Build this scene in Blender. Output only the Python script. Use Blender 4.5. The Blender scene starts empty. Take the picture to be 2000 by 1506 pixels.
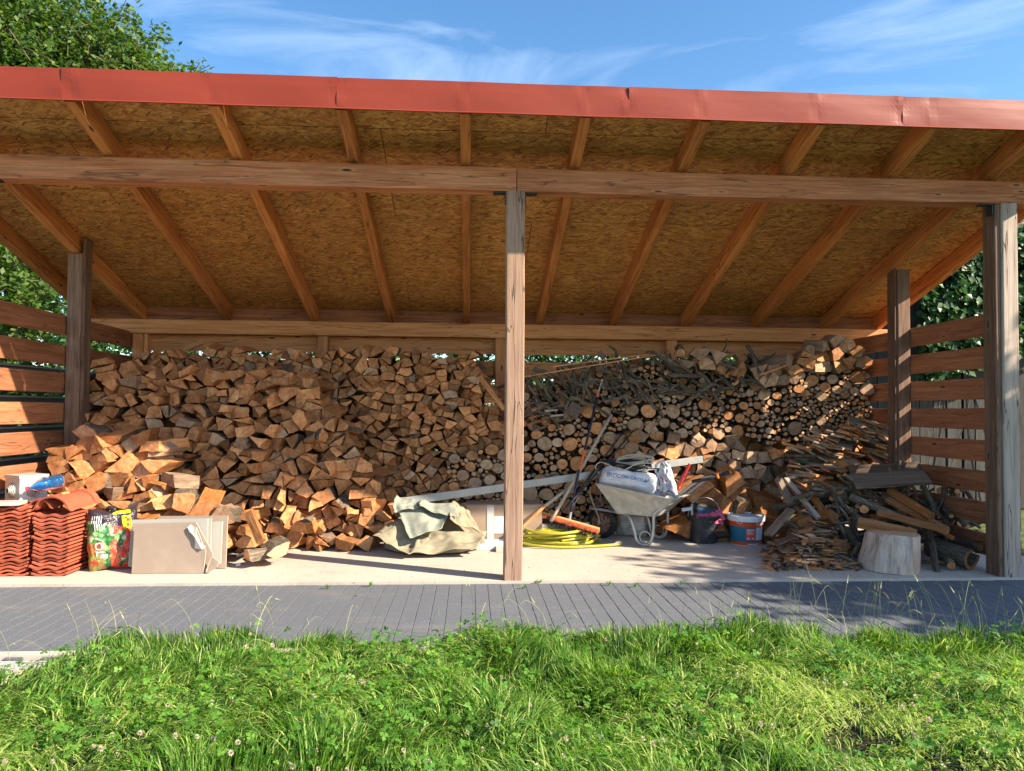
import bpy, math, random
import numpy as np
from mathutils import Vector, Matrix, noise
R = math.radians
random.seed(11); rnd = random.random; uni = random.uniform
rng = np.random.default_rng(5)
sc = bpy.context.scene

# ---------------------------------------------------------------- camera
FPX, PHI, TH, RHO = 1400.0, R(3.35), R(1.5), R(0.41)
CAM = Vector((0, 0, 1.365))
_R0 = Vector((math.cos(PHI), -math.sin(PHI), 0))
FW = Vector((math.sin(PHI)*math.cos(TH), math.cos(PHI)*math.cos(TH), math.sin(TH)))
_U0 = _R0.cross(FW)
RT = _R0*math.cos(RHO) + _U0*math.sin(RHO)
UP = _U0*math.cos(RHO) - _R0*math.sin(RHO)
CY = 763.3
cd = bpy.data.cameras.new('camera'); cam = bpy.data.objects.new('camera', cd)
sc.collection.objects.link(cam); sc.camera = cam
cd.sensor_width = 36; cd.lens = 36*FPX/2000; cd.clip_end = 600; cd.clip_start = .05
cd.shift_y = (CY-753)/2000
m3 = Matrix((RT, UP, -FW)).transposed()
cam.matrix_world = Matrix.Translation(CAM) @ m3.to_4x4()
# ---------------------------------------------------------------- sun, sky
SD = Vector((1.25, -.59, .93)).normalized()          # towards the sun
EL = math.asin(SD.z); AZ = math.atan2(SD.x, SD.y)
sun = bpy.data.lights.new('sun', 'SUN'); sun.energy = 4.25; sun.angle = R(.55); sun.color = (1, .86, .68)
so = bpy.data.objects.new('sun', sun); sc.collection.objects.link(so)
so.rotation_euler = SD.to_track_quat('Z', 'Y').to_euler()
w = bpy.data.worlds.new('World'); sc.world = w; w.use_nodes = True
nt = w.node_tree; nt.nodes.clear()
out = nt.nodes.new('ShaderNodeOutputWorld'); bg = nt.nodes.new('ShaderNodeBackground')
sky = nt.nodes.new('ShaderNodeTexSky'); sky.sky_type = 'NISHITA'; sky.sun_disc = False
sky.sun_elevation = EL; sky.sun_rotation = AZ; sky.air_density = 1.0; sky.dust_density = .6; sky.ozone_density = 2.2
tc = nt.nodes.new('ShaderNodeTexCoord')
mp = nt.nodes.new('ShaderNodeMapping'); mp.inputs['Scale'].default_value = (1.3, 1.3, 5.5); mp.inputs['Rotation'].default_value = (.30, .25, 1.1); mp.inputs['Location'].default_value = (.35, .1, .2)
n1 = nt.nodes.new('ShaderNodeTexNoise'); n1.inputs['Scale'].default_value = 1.9; n1.inputs['Detail'].default_value = 9
n1.inputs['Roughness'].default_value = .58; n1.inputs['Distortion'].default_value = .7
cr = nt.nodes.new('ShaderNodeValToRGB'); cr.color_ramp.elements[0].position = .50; cr.color_ramp.elements[1].position = 1.0
cr.color_ramp.elements[0].color = (0, 0, 0, 1); cr.color_ramp.elements[1].color = (.75, .75, .75, 1)
hs = nt.nodes.new('ShaderNodeHueSaturation'); hs.inputs['Saturation'].default_value = 1.2; hs.inputs['Hue'].default_value = .497; hs.inputs['Value'].default_value = .61
mx = nt.nodes.new('ShaderNodeMixRGB'); mx.inputs[2].default_value = (2.9, 3.5, 4.3, 1)
L = nt.links.new
L(tc.outputs['Generated'], mp.inputs[0]); L(mp.outputs[0], n1.inputs[0]); L(n1.outputs['Fac'], cr.inputs[0])
L(sky.outputs[0], hs.inputs['Color']); L(hs.outputs[0], mx.inputs[1]); L(cr.outputs[0], mx.inputs[0])
L(mx.outputs[0], bg.inputs[0]); L(bg.outputs[0], out.inputs[0])
bg.inputs[1].default_value = .15
sc.view_settings.view_transform = 'Standard'; sc.view_settings.look = 'None'
sc.view_settings.gamma = 1; sc.view_settings.use_curve_mapping = False
sc.view_settings.exposure = 1.55
sc.cycles.max_bounces = 8; sc.cycles.diffuse_bounces = 5; sc.cycles.transparent_max_bounces = 6

# ---------------------------------------------------------------- pixel -> place helpers
def ray(px, py): return (FW + RT*((px-1000)/FPX) - UP*((py-CY)/FPX))
def at(px, py, Y): d = ray(px, py); return CAM + d*((Y-CAM.y)/d.y)
def onz(px, py, z=0.): d = ray(px, py); return CAM + d*((z-CAM.z)/d.z)
def onpl(px, py, P, n): d = ray(px, py); return CAM + d*((P-CAM).dot(n)/d.dot(n))
def lean(px, py, Y0, k):                              # the plane Y = Y0 + k z
    d = ray(px, py); t = (Y0 + k*CAM.z - CAM.y)/(d.y - k*d.z); return CAM + d*t
def proj(p):
    d = p-CAM; z = d.dot(FW); return (1000+FPX*d.dot(RT)/z, CY-FPX*d.dot(UP)/z, z)

# ---------------------------------------------------------------- mesh building
COL = sc.collection
class MB:
    def __init__(s): s.v, s.f, s.m, s.lc, s.t = [], [], [], [], []
    def add(s, vs, fs, mat=0, lc=None, tint=.5):
        b = len(s.v); s.v += [Vector(p) for p in vs]
        s.lc += [tuple(p) for p in (lc if lc is not None else vs)]
        s.t += list(tint) if isinstance(tint, (list, tuple)) else [tint]*len(vs)
        for i, f in enumerate(fs):
            s.f.append([b+k for k in f]); s.m.append(mat[i] if isinstance(mat, (list, tuple)) else mat)
        return s
    def build(s, name, mats, parent=None, origin=None, smooth=False):
        if origin is None:
            n = len(s.v); lo = min(p.z for p in s.v)
            origin = Vector((sum(p.x for p in s.v)/n, sum(p.y for p in s.v)/n, lo))
        me = bpy.data.meshes.new(name)
        me.from_pydata([p-origin for p in s.v], [], s.f)
        if not isinstance(mats, (list, tuple)): mats = [mats]
        for m in mats: me.materials.append(m)
        me.polygons.foreach_set('material_index', s.m)
        if smooth: me.polygons.foreach_set('use_smooth', [True]*len(s.f))
        a = me.attributes.new('lc', 'FLOAT_VECTOR', 'POINT'); a.data.foreach_set('vector', [c for p in s.lc for c in p])
        a = me.attributes.new('tint', 'FLOAT', 'POINT'); a.data.foreach_set('value', s.t)
        o = bpy.data.objects.new(name, me); COL.objects.link(o)
        if parent is not None:
            o.parent = parent; o.location = origin - world(parent)
        else: o.location = origin
        return o
def world(o):
    p = Vector(o.location)
    while o.parent: o = o.parent; p += o.location
    return p
def tag(o, label=None, cat=None, group=None, kind=None):
    if label: o['label'] = label
    if cat: o['category'] = cat
    if group: o['group'] = group
    if kind: o['kind'] = kind
    return o
def thing(name, label, cat, loc, group=None):
    o = bpy.data.objects.new(name, None); o.empty_display_size = .1; o.location = loc; COL.objects.link(o)
    return tag(o, label, cat, group)
def copy_tree(o, parent=None):
    c = o.copy(); COL.objects.link(c)
    if parent: c.parent = parent
    for ch in o.children: copy_tree(ch, c)
    return c
def frame(d, up=Vector((0, 0, 1))):
    d = d.normalized()
    if abs(d.dot(up)) > .98: up = Vector((0, 1, 0))
    a = d.cross(up).normalized(); return d, a, a.cross(d).normalized()
def sweep(mb, pts, secs, mat=0, endmat=None, tint=None, up=Vector((0, 0, 1)), cap=True, lcs=None):
    """sections (list of 2D points, one list or one per path point) swept along pts"""
    if not isinstance(secs[0][0], (list, tuple)): secs = [secs]*len(pts)
    n = len(secs[0]); vs, lc = [], []; tint = rnd() if tint is None else tint
    off = Vector((uni(0, 40), uni(0, 40), uni(0, 40))) if lcs is None else lcs; s = 0
    for i, p in enumerate(pts):
        d = (pts[min(i+1, len(pts)-1)]-pts[max(i-1, 0)]); _, a, b = frame(d, up)
        if i: s += (pts[i]-pts[i-1]).length
        for (x, y) in secs[i]:
            vs.append(p+a*x+b*y); lc.append(Vector((s, x, y))+off)
    fs = []
    for i in range(len(pts)-1):
        for k in range(n):
            fs.append([i*n+k, i*n+(k+1) % n, (i+1)*n+(k+1) % n, (i+1)*n+k])
    ms = [mat]*len(fs)
    if cap:
        fs.append(list(range(n))[::-1]); fs.append([(len(pts)-1)*n+k for k in range(n)])
        ms += [mat if endmat is None else endmat]*2
    mb.add(vs, fs, ms, lc, tint); return mb
def sect(w, h, c=.006):
    w, h = w/2, h/2
    return [(-w+c, -h), (w-c, -h), (w, -h+c), (w, h-c), (w-c, h), (-w+c, h), (-w, h-c), (-w, -h+c)]
def timber(mb, p, q, w, h, tint=None, seg=5, jit=.0015, c=.006, mat=0, up=Vector((0, 0, 1))):
    p, q = Vector(p), Vector(q); base = sect(w, h, c); secs = []
    for i in range(seg+1): secs.append([(x+uni(-jit, jit), y+uni(-jit, jit)) for x, y in base])
    return sweep(mb, [p.lerp(q, i/seg) for i in range(seg+1)], secs, mat, tint=tint, up=up)
def circ(r, n=10, j=0., sx=1, sy=1): return [(sx*r*(1+uni(-j, j))*math.cos(k*math.tau/n), sy*r*(1+uni(-j, j))*math.sin(k*math.tau/n)) for k in range(n)]
def smooth_path(pts, m=6):
    pts = [Vector(p) for p in pts]; o = []
    for i in range(len(pts)-1):
        p0, p1, p2, p3 = pts[max(i-1, 0)], pts[i], pts[i+1], pts[min(i+2, len(pts)-1)]
        for k in range(m):
            t = k/m
            o.append(.5*((2*p1)+(p2-p0)*t+(2*p0-5*p1+4*p2-p3)*t*t+(3*p1-p0-3*p2+p3)*t**3))
    return o+[pts[-1]]
def tube(mb, pts, r, n=8, mat=0, endmat=None, tint=None, sm=0, up=Vector((0, 0, 1)), j=0.):
    if sm: pts = smooth_path(pts, sm)
    pts = [Vector(p) for p in pts]
    rr = r if callable(r) else (lambda t: r)
    # parallel-transport frame
    d0 = (pts[1]-pts[0]).normalized(); _, a, b = frame(d0, up); vs, lc, fs = [], [], []
    tint = rnd() if tint is None else tint; off = Vector((uni(0, 40), uni(0, 40), uni(0, 40))); s = 0
    for i, p in enumerate(pts):
        d = (pts[min(i+1, len(pts)-1)]-pts[max(i-1, 0)]).normalized()
        a = (a-d*a.dot(d)).normalized(); b = d.cross(a)
        if i: s += (p-pts[i-1]).length
        q = rr(i/(len(pts)-1))
        for k in range(n):
            t = k*math.tau/n; g = q*(1+uni(-j, j)); vs.append(p+a*(g*math.cos(t))+b*(g*math.sin(t)))
            lc.append(Vector((s, q*math.cos(t), q*math.sin(t)))+off)
    for i in range(len(pts)-1):
        for k in range(n): fs.append([i*n+k, i*n+(k+1) % n, (i+1)*n+(k+1) % n, (i+1)*n+k])
    ms = [mat]*len(fs)
    fs.append(list(range(n))[::-1]); fs.append([(len(pts)-1)*n+k for k in range(n)]); ms += [mat if endmat is None else endmat]*2
    mb.add(vs, fs, ms, lc, tint); return mb
def lathe(mb, O, prof, n=24, mat=0, tint=.5, ax=Vector((0, 0, 1)), cap0=True, cap1=False, ang0=0, ang1=math.tau, flat=None):
    _, a, b = frame(ax, Vector((0, 1, .01))); vs, fs = [], []; full = abs(ang1-ang0-math.tau) < 1e-6; nn = n if full else n+1
    for (r, h) in prof:
        for k in range(nn):
            t = ang0+(ang1-ang0)*k/n; vs.append(Vector(O)+ax*h+a*(r*math.cos(t))+b*(r*math.sin(t)))
    for i in range(len(prof)-1):
        for k in range(n): fs.append([i*nn+k, i*nn+(k+1) % nn, (i+1)*nn+(k+1) % nn, (i+1)*nn+k])
    if cap0: fs.append(list(range(nn))[::-1])
    if cap1: fs.append([(len(prof)-1)*nn+k for k in range(nn)])
    mb.add(vs, fs, mat, [v-Vector(O) for v in vs], tint); return mb
def box(mb, c, s, mat=0, tint=.5, rot=None, bev=0.):
    c, h = Vector(c), Vector(s)/2; M = rot or Matrix.Identity(3)
    vs = [c+M@Vector((x*h.x, y*h.y, z*h.z)) for z in (-1, 1) for y in (-1, 1) for x in (-1, 1)]
    fs = [[0, 2, 3, 1], [4, 5, 7, 6], [0, 1, 5, 4], [2, 6, 7, 3], [0, 4, 6, 2], [1, 3, 7, 5]]
    off = Vector((uni(0, 30), uni(0, 30), uni(0, 30)))
    lc = [Vector((x*h.x, y*h.y, z*h.z))+off for z in (-1, 1) for y in (-1, 1) for x in (-1, 1)]
    mb.add(vs, fs, mat, lc, tint); return mb
def np_mesh(name, V, F, mats, tint=None, lc=None, parent=None, mi=None, smooth=False):
    """V (n,3); F (m,k) same-size faces or list of such arrays"""
    me = bpy.data.meshes.new(name); Fs = F if isinstance(F, list) else [F]
    me.vertices.add(len(V)); me.vertices.foreach_set('co', np.ascontiguousarray(V, dtype=np.float32).ravel())
    loops = np.concatenate([f.ravel() for f in Fs]).astype(np.int32)
    tot = np.concatenate([np.full(len(f), f.shape[1]) for f in Fs]).astype(np.int32)
    st = np.concatenate([[0], np.cumsum(tot)[:-1]]).astype(np.int32)
    me.loops.add(len(loops)); me.loops.foreach_set('vertex_index', loops)
    me.polygons.add(len(tot)); me.polygons.foreach_set('loop_start', st); me.polygons.foreach_set('loop_total', tot)
    for m in (mats if isinstance(mats, (list, tuple)) else [mats]): me.materials.append(m)
    if mi is not None: me.polygons.foreach_set('material_index', mi.astype(np.int32))
    me.update(calc_edges=True)
    a = me.attributes.new('lc', 'FLOAT_VECTOR', 'POINT'); a.data.foreach_set('vector', np.ascontiguousarray(V if lc is None else lc, dtype=np.float32).ravel())
    a = me.attributes.new('tint', 'FLOAT', 'POINT'); a.data.foreach_set('value', (np.full(len(V), .5) if tint is None else tint).astype(np.float32))
    if smooth: me.polygons.foreach_set('use_smooth', np.ones(len(tot), bool))
    o = bpy.data.objects.new(name, me); COL.objects.link(o)
    if parent: o.parent = parent; o.location = -world(parent)
    return o

# ---------------------------------------------------------------- materials
class NT:
    def __init__(s, name):
        s.m = bpy.data.materials.new(name); s.m.use_nodes = True; s.t = s.m.node_tree; s.t.nodes.clear()
        s.o = s.n('OutputMaterial')
    def n(s, k): return s.t.nodes.new('ShaderNode'+k)
    def i(s, sock, v):
        if isinstance(v, bpy.types.NodeSocket): s.t.links.new(v, sock)
        elif v is not None:
            if isinstance(v, (tuple, list)) and len(v) == 3 and sock.type == 'RGBA': v = (*v, 1)
            sock.default_value = v
    def attr(s, nm):
        a = s.n('Attribute'); a.attribute_name = nm; return a.outputs['Vector' if nm == 'lc' else 'Fac']
    def pos(s): return s.n('NewGeometry').outputs['Position']
    def mul(s, v, k, add=(0, 0, 0)):
        a = s.n('VectorMath'); a.operation = 'MULTIPLY_ADD'; s.i(a.inputs[0], v); a.inputs[1].default_value = k if isinstance(k, tuple) else (k, k, k); a.inputs[2].default_value = add
        return a.outputs[0]
    def vadd(s, a_, b_):
        a = s.n('VectorMath'); a.operation = 'ADD'; s.i(a.inputs[0], a_); s.i(a.inputs[1], b_); return a.outputs[0]
    def noise(s, v, sc_=1, det=4, ro=.55, dist=0., col=False):
        a = s.n('TexNoise'); s.i(a.inputs['Vector'], v); a.inputs['Scale'].default_value = sc_; a.inputs['Detail'].default_value = det
        a.inputs['Roughness'].default_value = ro; a.inputs['Distortion'].default_value = dist; return a.outputs['Color' if col else 'Fac']
    def voro(s, v, sc_=1, feat='F1', outn='Distance', rand=1.):
        a = s.n('TexVoronoi'); a.feature = feat; s.i(a.inputs['Vector'], v); a.inputs['Scale'].default_value = sc_; a.inputs['Randomness'].default_value = rand; return a.outputs[outn]
    def math(s, op, a_, b_=None, c_=None):
        a = s.n('Math'); a.operation = op; s.i(a.inputs[0], a_)
        if b_ is not None: s.i(a.inputs[1], b_)
        if c_ is not None: s.i(a.inputs[2], c_)
        return a.outputs[0]
    def ramp(s, f, *st):
        a = s.n('ValToRGB'); s.i(a.inputs[0], f); e = a.color_ramp.elements
        while len(e) < len(st): e.new(.5)
        for k, (p, c) in enumerate(st):
            e[k].position = p; e[k].color = (*c, 1) if isinstance(c, tuple) else (c, c, c, 1)
        return a.outputs[0]
    def mix(s, f, a_, b_, bl='MIX'):
        a = s.n('MixRGB'); a.blend_type = bl; s.i(a.inputs[0], f); s.i(a.inputs[1], a_); s.i(a.inputs[2], b_); return a.outputs[0]
    def sep(s, v, k=0):
        a = s.n('SeparateXYZ'); s.i(a.inputs[0], v); return a.outputs[k]
    def tinted(s, c, lo=.7, hi=1.3):
        t = s.attr('tint'); f = s.math('MULTIPLY_ADD', t, hi-lo, lo)
        a = s.n('CombineXYZ'); [s.i(a.inputs[k], f) for k in range(3)]
        return s.mix(1., c, a.outputs[0], 'MULTIPLY')
    def done(s, col, rough=.7, bump=None, bs=.3, bd=.01, metal=0., spec=.5, trans=None, coat=0., sss=None):
        p = s.n('BsdfPrincipled'); s.i(p.inputs['Base Color'], col); s.i(p.inputs['Roughness'], rough); s.i(p.inputs['Metallic'], metal)
        s.i(p.inputs['Specular IOR Level'], spec); s.i(p.inputs['Coat Weight'], coat)
        if trans is not None: s.i(p.inputs['Transmission Weight'], trans)
        if bump is not None:
            b = s.n('Bump'); b.inputs['Strength'].default_value = bs; b.inputs['Distance'].default_value = bd; s.i(b.inputs['Height'], bump); s.i(p.inputs['Normal'], b.outputs[0])
        if sss is not None:
            t = s.n('BsdfTranslucent'); s.i(t.inputs[0], sss); q = s.n('MixShader'); q.inputs[0].default_value = .4
            s.t.links.new(p.outputs[0], q.inputs[1]); s.t.links.new(t.outputs[0], q.inputs[2]); s.t.links.new(q.outputs[0], s.o.inputs[0])
        else: s.t.links.new(p.outputs[0], s.o.inputs[0])
        return s.m
def m_timber(name, dark, mid, light, knot=(.07, .035, .02), lo=.75, hi=1.2, stain=.35, rough=.75, crack=.6):
    s = NT(name); v = s.attr('lc')
    g = s.noise(s.mul(v, (1.6, 34, 34)), 1, 5, .6, .6); g2 = s.noise(s.mul(v, (5, 150, 150)), 1, 2, .5)
    c = s.ramp(g, (.25, dark), (.5, mid), (.75, light))
    c = s.mix(.25, c, s.ramp(g2, (.3, dark), (.7, light)))
    st = s.ramp(s.noise(s.mul(v, (1.3, 5, 5)), 1, 4, .6), (.45, 0.), (.75, 1.))
    c = s.mix(s.math('MULTIPLY', st, stain), c, s.mix(1., c, (.35, .28, .25), 'MULTIPLY'))
    k = s.voro(s.mul(v, (2.2, 8, 8)), 1); kf = s.ramp(k, (.06, 1.), (.11, 0.))
    ring = s.ramp(k, (.10, 1.), (.2, 0.)); c = s.mix(s.math('MULTIPLY', ring, .35), c, light); c = s.mix(kf, c, knot)
    cw = s.noise(s.mul(v, (.55, 9, 9)), 1, 3, .5, .3); cf = s.ramp(cw, (.492, 0.), (.5, 1.), (.508, 0.))
    c = s.mix(s.math('MULTIPLY', cf, crack), c, (.03, .018, .012))
    c = s.tinted(c, lo, hi)
    h = s.math('SUBTRACT', s.math('ADD', g, s.math('MULTIPLY', g2, .6)), s.math('MULTIPLY', cf, 1.6))
    return s.done(c, rough, h, .5, .004, spec=.3)
def m_plain(name, col, rough=.5, metal=0., var=.12, sc_=6, bump=.1, tint=0., spec=.5, dirt=None, coat=0., bd=.003):
    s = NT(name); v = s.attr('lc'); n = s.noise(v, sc_, 5, .6)
    c = s.ramp(n, (.3, tuple(x*(1-var) for x in col)), (.7, tuple(min(1, x*(1+var)) for x in col)))
    if dirt: c = s.mix(s.ramp(s.noise(v, sc_*1.7, 6, .65), (.5, 0.), (.72, dirt[1])), c, dirt[0])
    if tint: c = s.tinted(c, 1-tint, 1+tint)
    return s.done(c, rough, s.noise(v, sc_*6, 4, .6), bump, bd, metal, spec, coat=coat)

M = {}
M['beam'] = m_timber('aged_beam_timber', (.30, .085, .028), (.56, .20, .08), (.72, .37, .19), stain=.4)
M['rafter'] = m_timber('orange_rafter_timber', (.30, .095, .024), (.58, .21, .055), (.74, .34, .12), stain=.45)
M['board'] = m_timber('red_brown_board', (.20, .068, .03), (.39, .15, .068), (.52, .24, .12), stain=.45)
M['back'] = m_timber('pine_back_timber', (.40, .15, .05), (.64, .275, .10), (.78, .41, .19), stain=.15)
M['post'] = m_timber('grey_post_timber', (.20, .115, .075), (.385, .235, .155), (.51, .355, .26), stain=.3, crack=.9)
M['postdark'] = m_timber('brown_post_timber', (.09, .045, .026), (.22, .125, .08), (.34, .22, .15), stain=.5)
M['postgrey'] = m_timber('silver_post_timber', (.25, .19, .145), (.47, .375, .30), (.62, .52, .43), stain=.25, crack=.9)
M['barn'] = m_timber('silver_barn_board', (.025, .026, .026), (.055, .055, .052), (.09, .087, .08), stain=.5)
M['oldplank'] = m_timber('old_grey_plank', (.07, .048, .034), (.17, .12, .085), (.29, .215, .155), stain=.4)

def m_osb():
    s = NT('osb_strand_board'); v = s.attr('lc')
    def layer(rot, sx, sy, off):
        m = s.n('Mapping'); s.i(m.inputs[0], v); m.inputs['Rotation'].default_value = (0, 0, R(rot)); m.inputs['Location'].default_value = off
        w_ = s.noise(s.mul(m.outputs[0], (3, 3, 1)), 1, 2, .5, 0, True); vv = s.vadd(m.outputs[0], s.mul(w_, .035)); q = s.mul(vv, (sx, sy, 1))
        return s.voro(q, 1, 'F1', 'Color'), s.voro(q, 1, 'F1', 'Distance'), vv
    a, d, vv = layer(9, 12, 50, (0, 0, 0)); b, e, v2 = layer(-24, 15, 60, (3.3, 7.1, 0)); c3, f3, v3 = layer(38, 17, 60, (9.1, 2.2, 0))
    A = s.ramp(s.sep(a, 0), (.0, (.20, .075, .018)), (.25, (.46, .19, .042)), (.6, (.66, .31, .075)), (1., (.84, .48, .16)))
    B = s.ramp(s.sep(b, 1), (.0, (.15, .058, .016)), (.2, (.44, .18, .045)), (.7, (.64, .30, .08)), (1., (.80, .46, .16)))
    C3 = s.ramp(s.sep(c3, 1), (.0, (.13, .05, .016)), (.4, (.5, .22, .055)), (1., (.78, .42, .14)))
    c = s.mix(s.ramp(s.sep(b, 0), (.55, 0.), (.56, 1.)), A, B); c = s.mix(s.ramp(s.sep(c3, 0), (.78, 0.), (.79, 1.)), c, C3)
    g = s.noise(s.mul(vv, (14, 170, 1)), 1, 3, .6); c = s.mix(.28, c, s.ramp(g, (.3, (.16, .06, .018)), (.7, (.7, .38, .12))))
    for q in (vv, v2, v3):
        dk = s.ramp(s.noise(s.mul(q, (22, 95, 1)), 1, 2, .5), (.29, 1.), (.33, 0.)); c = s.mix(s.math('MULTIPLY', dk, .85), c, (.06, .026, .01))
    c = s.mix(s.ramp(s.noise(v, 1.1, 4, .6), (.45, 0.), (.75, .35)), c, (.22, .105, .04))
    return s.done(c, .6, s.math('ADD', s.math('MULTIPLY', d, -1), s.sep(a, 2)), .35, .003, spec=.3)
M['osb'] = m_osb()
def m_red():
    s = NT('red_coated_sheet'); v = s.pos()
    n = s.noise(v, 1.2, 3); c = s.ramp(n, (.35, (.225, .030, .0125)), (.7, (.26, .038, .017)))
    c = s.mix(s.ramp(s.noise(v, 60, 3, .7), (.55, 0.), (.75, .08)), c, (.32, .13, .11))
    h = s.noise(s.mul(v, (1.6, 3, 5)), 1, 2, .5)
    return s.done(c, .5, h, .3, .02, spec=.35)
M['red'] = m_red()
def m_end(name, cols, lo=.5, hi=1.3):
    s = NT(name); v = s.attr('lc'); r = s.math('LENGTH', v) if False else None
    # rings about the pith in the y,z plane of lc
    sy = s.sep(v, 1); sz = s.sep(v, 2)
    rr = s.math('SQRT', s.math('ADD', s.math('MULTIPLY', sy, sy), s.math('MULTIPLY', sz, sz)))
    ringn = s.math('ADD', s.math('MULTIPLY', rr, 140), s.math('MULTIPLY', s.noise(v, 22, 3), 5))
    ring = s.math('MULTIPLY_ADD', s.math('SINE', ringn), .5, .5)
    g = s.math('MULTIPLY_ADD', s.noise(s.mul(v, (8, 16, 16)), 1, 3, .5), .62, s.math('MULTIPLY', s.noise(s.mul(v, (8, 95, 30)), 1, 3, .6), .38))
    c = s.ramp(s.math('ADD', s.math('MULTIPLY', g, .95), s.math('MULTIPLY', ring, .05)), (.3, cols[0]), (.5, cols[1]), (.72, cols[2]))
    c = s.mix(s.ramp(s.noise(s.mul(v, (1, 14, 14)), 1, 4, .65, .4), (.5, 0.), (.72, .7)), c, cols[3])
    ang = s.math('ARCTAN2', sy, sz); cr_ = s.noise(s.mul(s.n('CombineXYZ').outputs[0], 1.)) if False else s.ramp(s.math('ABSOLUTE', s.math('SINE', s.math('ADD', s.math('MULTIPLY', ang, 3.5), s.math('MULTIPLY', s.noise(v, 14, 2), 3)))), (.0, .75), (.035, 0.))
    c = s.mix(cr_, c, (.07, .035, .02)); c = s.tinted(c, lo, hi)
    return s.done(c, .8, g, .6, .004, spec=.25)
M['end'] = m_end('sawn_wood_end', [(.32, .115, .042), (.55, .25, .10), (.72, .42, .20), (.38, .115, .035)])
M['endgrey'] = m_end('weathered_wood_end', [(.28, .155, .085), (.48, .295, .175), (.63, .44, .28), (.34, .165, .08)])
M['endfresh'] = m_end('fresh_orange_wood_end', [(.25, .085, .03), (.37, .16, .06), (.47, .25, .115), (.28, .08, .02)])
def m_split(name, a, b, c_, lo=.6, hi=1.3):
    s = NT(name); v = s.attr('lc'); g = s.noise(s.mul(v, (5, 45, 45)), 1, 5, .65, .8); g2 = s.noise(s.mul(v, (2, 9, 9)), 1, 3)
    c = s.ramp(s.math('ADD', s.math('MULTIPLY', g, .7), s.math('MULTIPLY', g2, .3)), (.32, a), (.5, b), (.68, c_)); c = s.tinted(c, lo, hi)
    return s.done(c, .75, s.math('ADD', g, g2), .8, .01, spec=.25)
M['split'] = m_split('split_wood_side', (.24, .085, .028), (.45, .195, .072), (.60, .33, .15))
M['splitgrey'] = m_split('weathered_split_side', (.19, .12, .08), (.33, .22, .145), (.45, .32, .22))
M['splitfresh'] = m_split('fresh_split_side', (.25, .08, .022), (.38, .145, .04), (.50, .24, .08))
def m_bark():
    s = NT('rough_bark'); v = s.attr('lc'); g = s.noise(s.mul(v, (9, 38, 38)), 1, 5, .7, 1.2)
    c = s.ramp(g, (.3, (.035, .026, .02)), (.5, (.125, .095, .068)), (.72, (.27, .22, .165)))
    c = s.mix(s.ramp(s.noise(v, 7, 4), (.52, 0.), (.68, .5)), c, (.15, .14, .07)); c = s.tinted(c, .6, 1.4)
    return s.done(c, .9, g, .9, .015, spec=.2)
M['bark'] = m_bark()
LOGM = [M['end'], M['split'], M['bark'], M['endgrey'], M['splitgrey'], M['endfresh'], M['splitfresh']]
def m_concrete():
    s = NT('brushed_concrete'); v = s.pos()
    n = s.noise(v, 1.1, 6, .6); c = s.ramp(n, (.3, (.44, .385, .325)), (.7, (.53, .47, .395)))
    b = s.noise(s.mul(v, (70, 2.5, 1)), 1, 3, .6); c = s.mix(s.ramp(b, (.35, 0.), (.7, .35)), c, (.58, .52, .44))
    c = s.mix(s.ramp(s.noise(s.mul(v, (2, 5, 1)), 1, 5, .65), (.55, 0.), (.75, .5)), c, (.33, .29, .25))
    c = s.mix(s.ramp(s.noise(v, 40, 3), (.62, 0.), (.7, .5)), c, (.26, .2, .15))
    return s.done(c, .85, s.math('ADD', b, s.noise(v, 60, 3)), .35, .004, spec=.3)
M['concrete'] = m_concrete()
def m_paver():
    s = NT('dark_grey_paver'); v = s.pos(); n = s.noise(v, 130, 3, .7)
    c = s.ramp(n, (.3, (.075, .084, .096)), (.6, (.145, .158, .178)), (.78, (.34, .355, .37)))
    c = s.mix(s.ramp(s.noise(s.mul(v, (1.3, 3.4, 1)), 1, 5, .65), (.54, 0.), (.78, .4)), c, (.27, .24, .205)); c = s.tinted(c, .85, 1.15)
    return s.done(c, .8, n, .5, .004, spec=.35)
M['paver'] = m_paver()
def m_gran(name, a, b, c_, sc_=90, bs=.8):
    s = NT(name); v = s.pos(); cc = s.voro(v, sc_, 'F1', 'Color'); n = s.noise(v, 3, 4)
    c = s.ramp(s.math('ADD', s.math('MULTIPLY', s.sep(cc, 0), .7), s.math('MULTIPLY', n, .3)), (.15, a), (.5, b), (.85, c_))
    return s.done(c, .9, s.voro(v, sc_), bs, .01, spec=.2)
M['sand'] = m_gran('joint_sand', (.16, .14, .12), (.26, .23, .2), (.36, .33, .29), 300)
M['gravel'] = m_gran('pale_gravel', (.25, .23, .2), (.48, .45, .41), (.68, .66, .62), 75)
M['soil'] = m_gran('lawn_soil', (.014, .013, .008), (.03, .032, .014), (.05, .06, .02), 60)
M['ground'] = m_gran('rough_meadow', (.04, .06, .02), (.07, .11, .03), (.12, .15, .05), 14)
def m_leaf(name, a, b, c_, tr, rough=.55, spec=.4):
    s = NT(name); t = s.attr('tint'); c = s.ramp(t, (.0, a), (.55, b), (1., c_))
    return s.done(c, rough, spec=spec, sss=s.mix(1., c, tr, 'MULTIPLY'))
M['grass'] = m_leaf('grass_blade', (.025, .085, .008), (.14, .30, .024), (.52, .56, .20), (1.6, 1.7, .8))
M['clover'] = m_leaf('clover_leaf', (.04, .13, .015), (.11, .28, .03), (.22, .40, .06), (1.4, 1.5, .7))
M['leaf'] = m_leaf('tree_leaf', (.025, .065, .01), (.065, .13, .018), (.17, .25, .045), (1.7, 1.8, .7))
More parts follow.
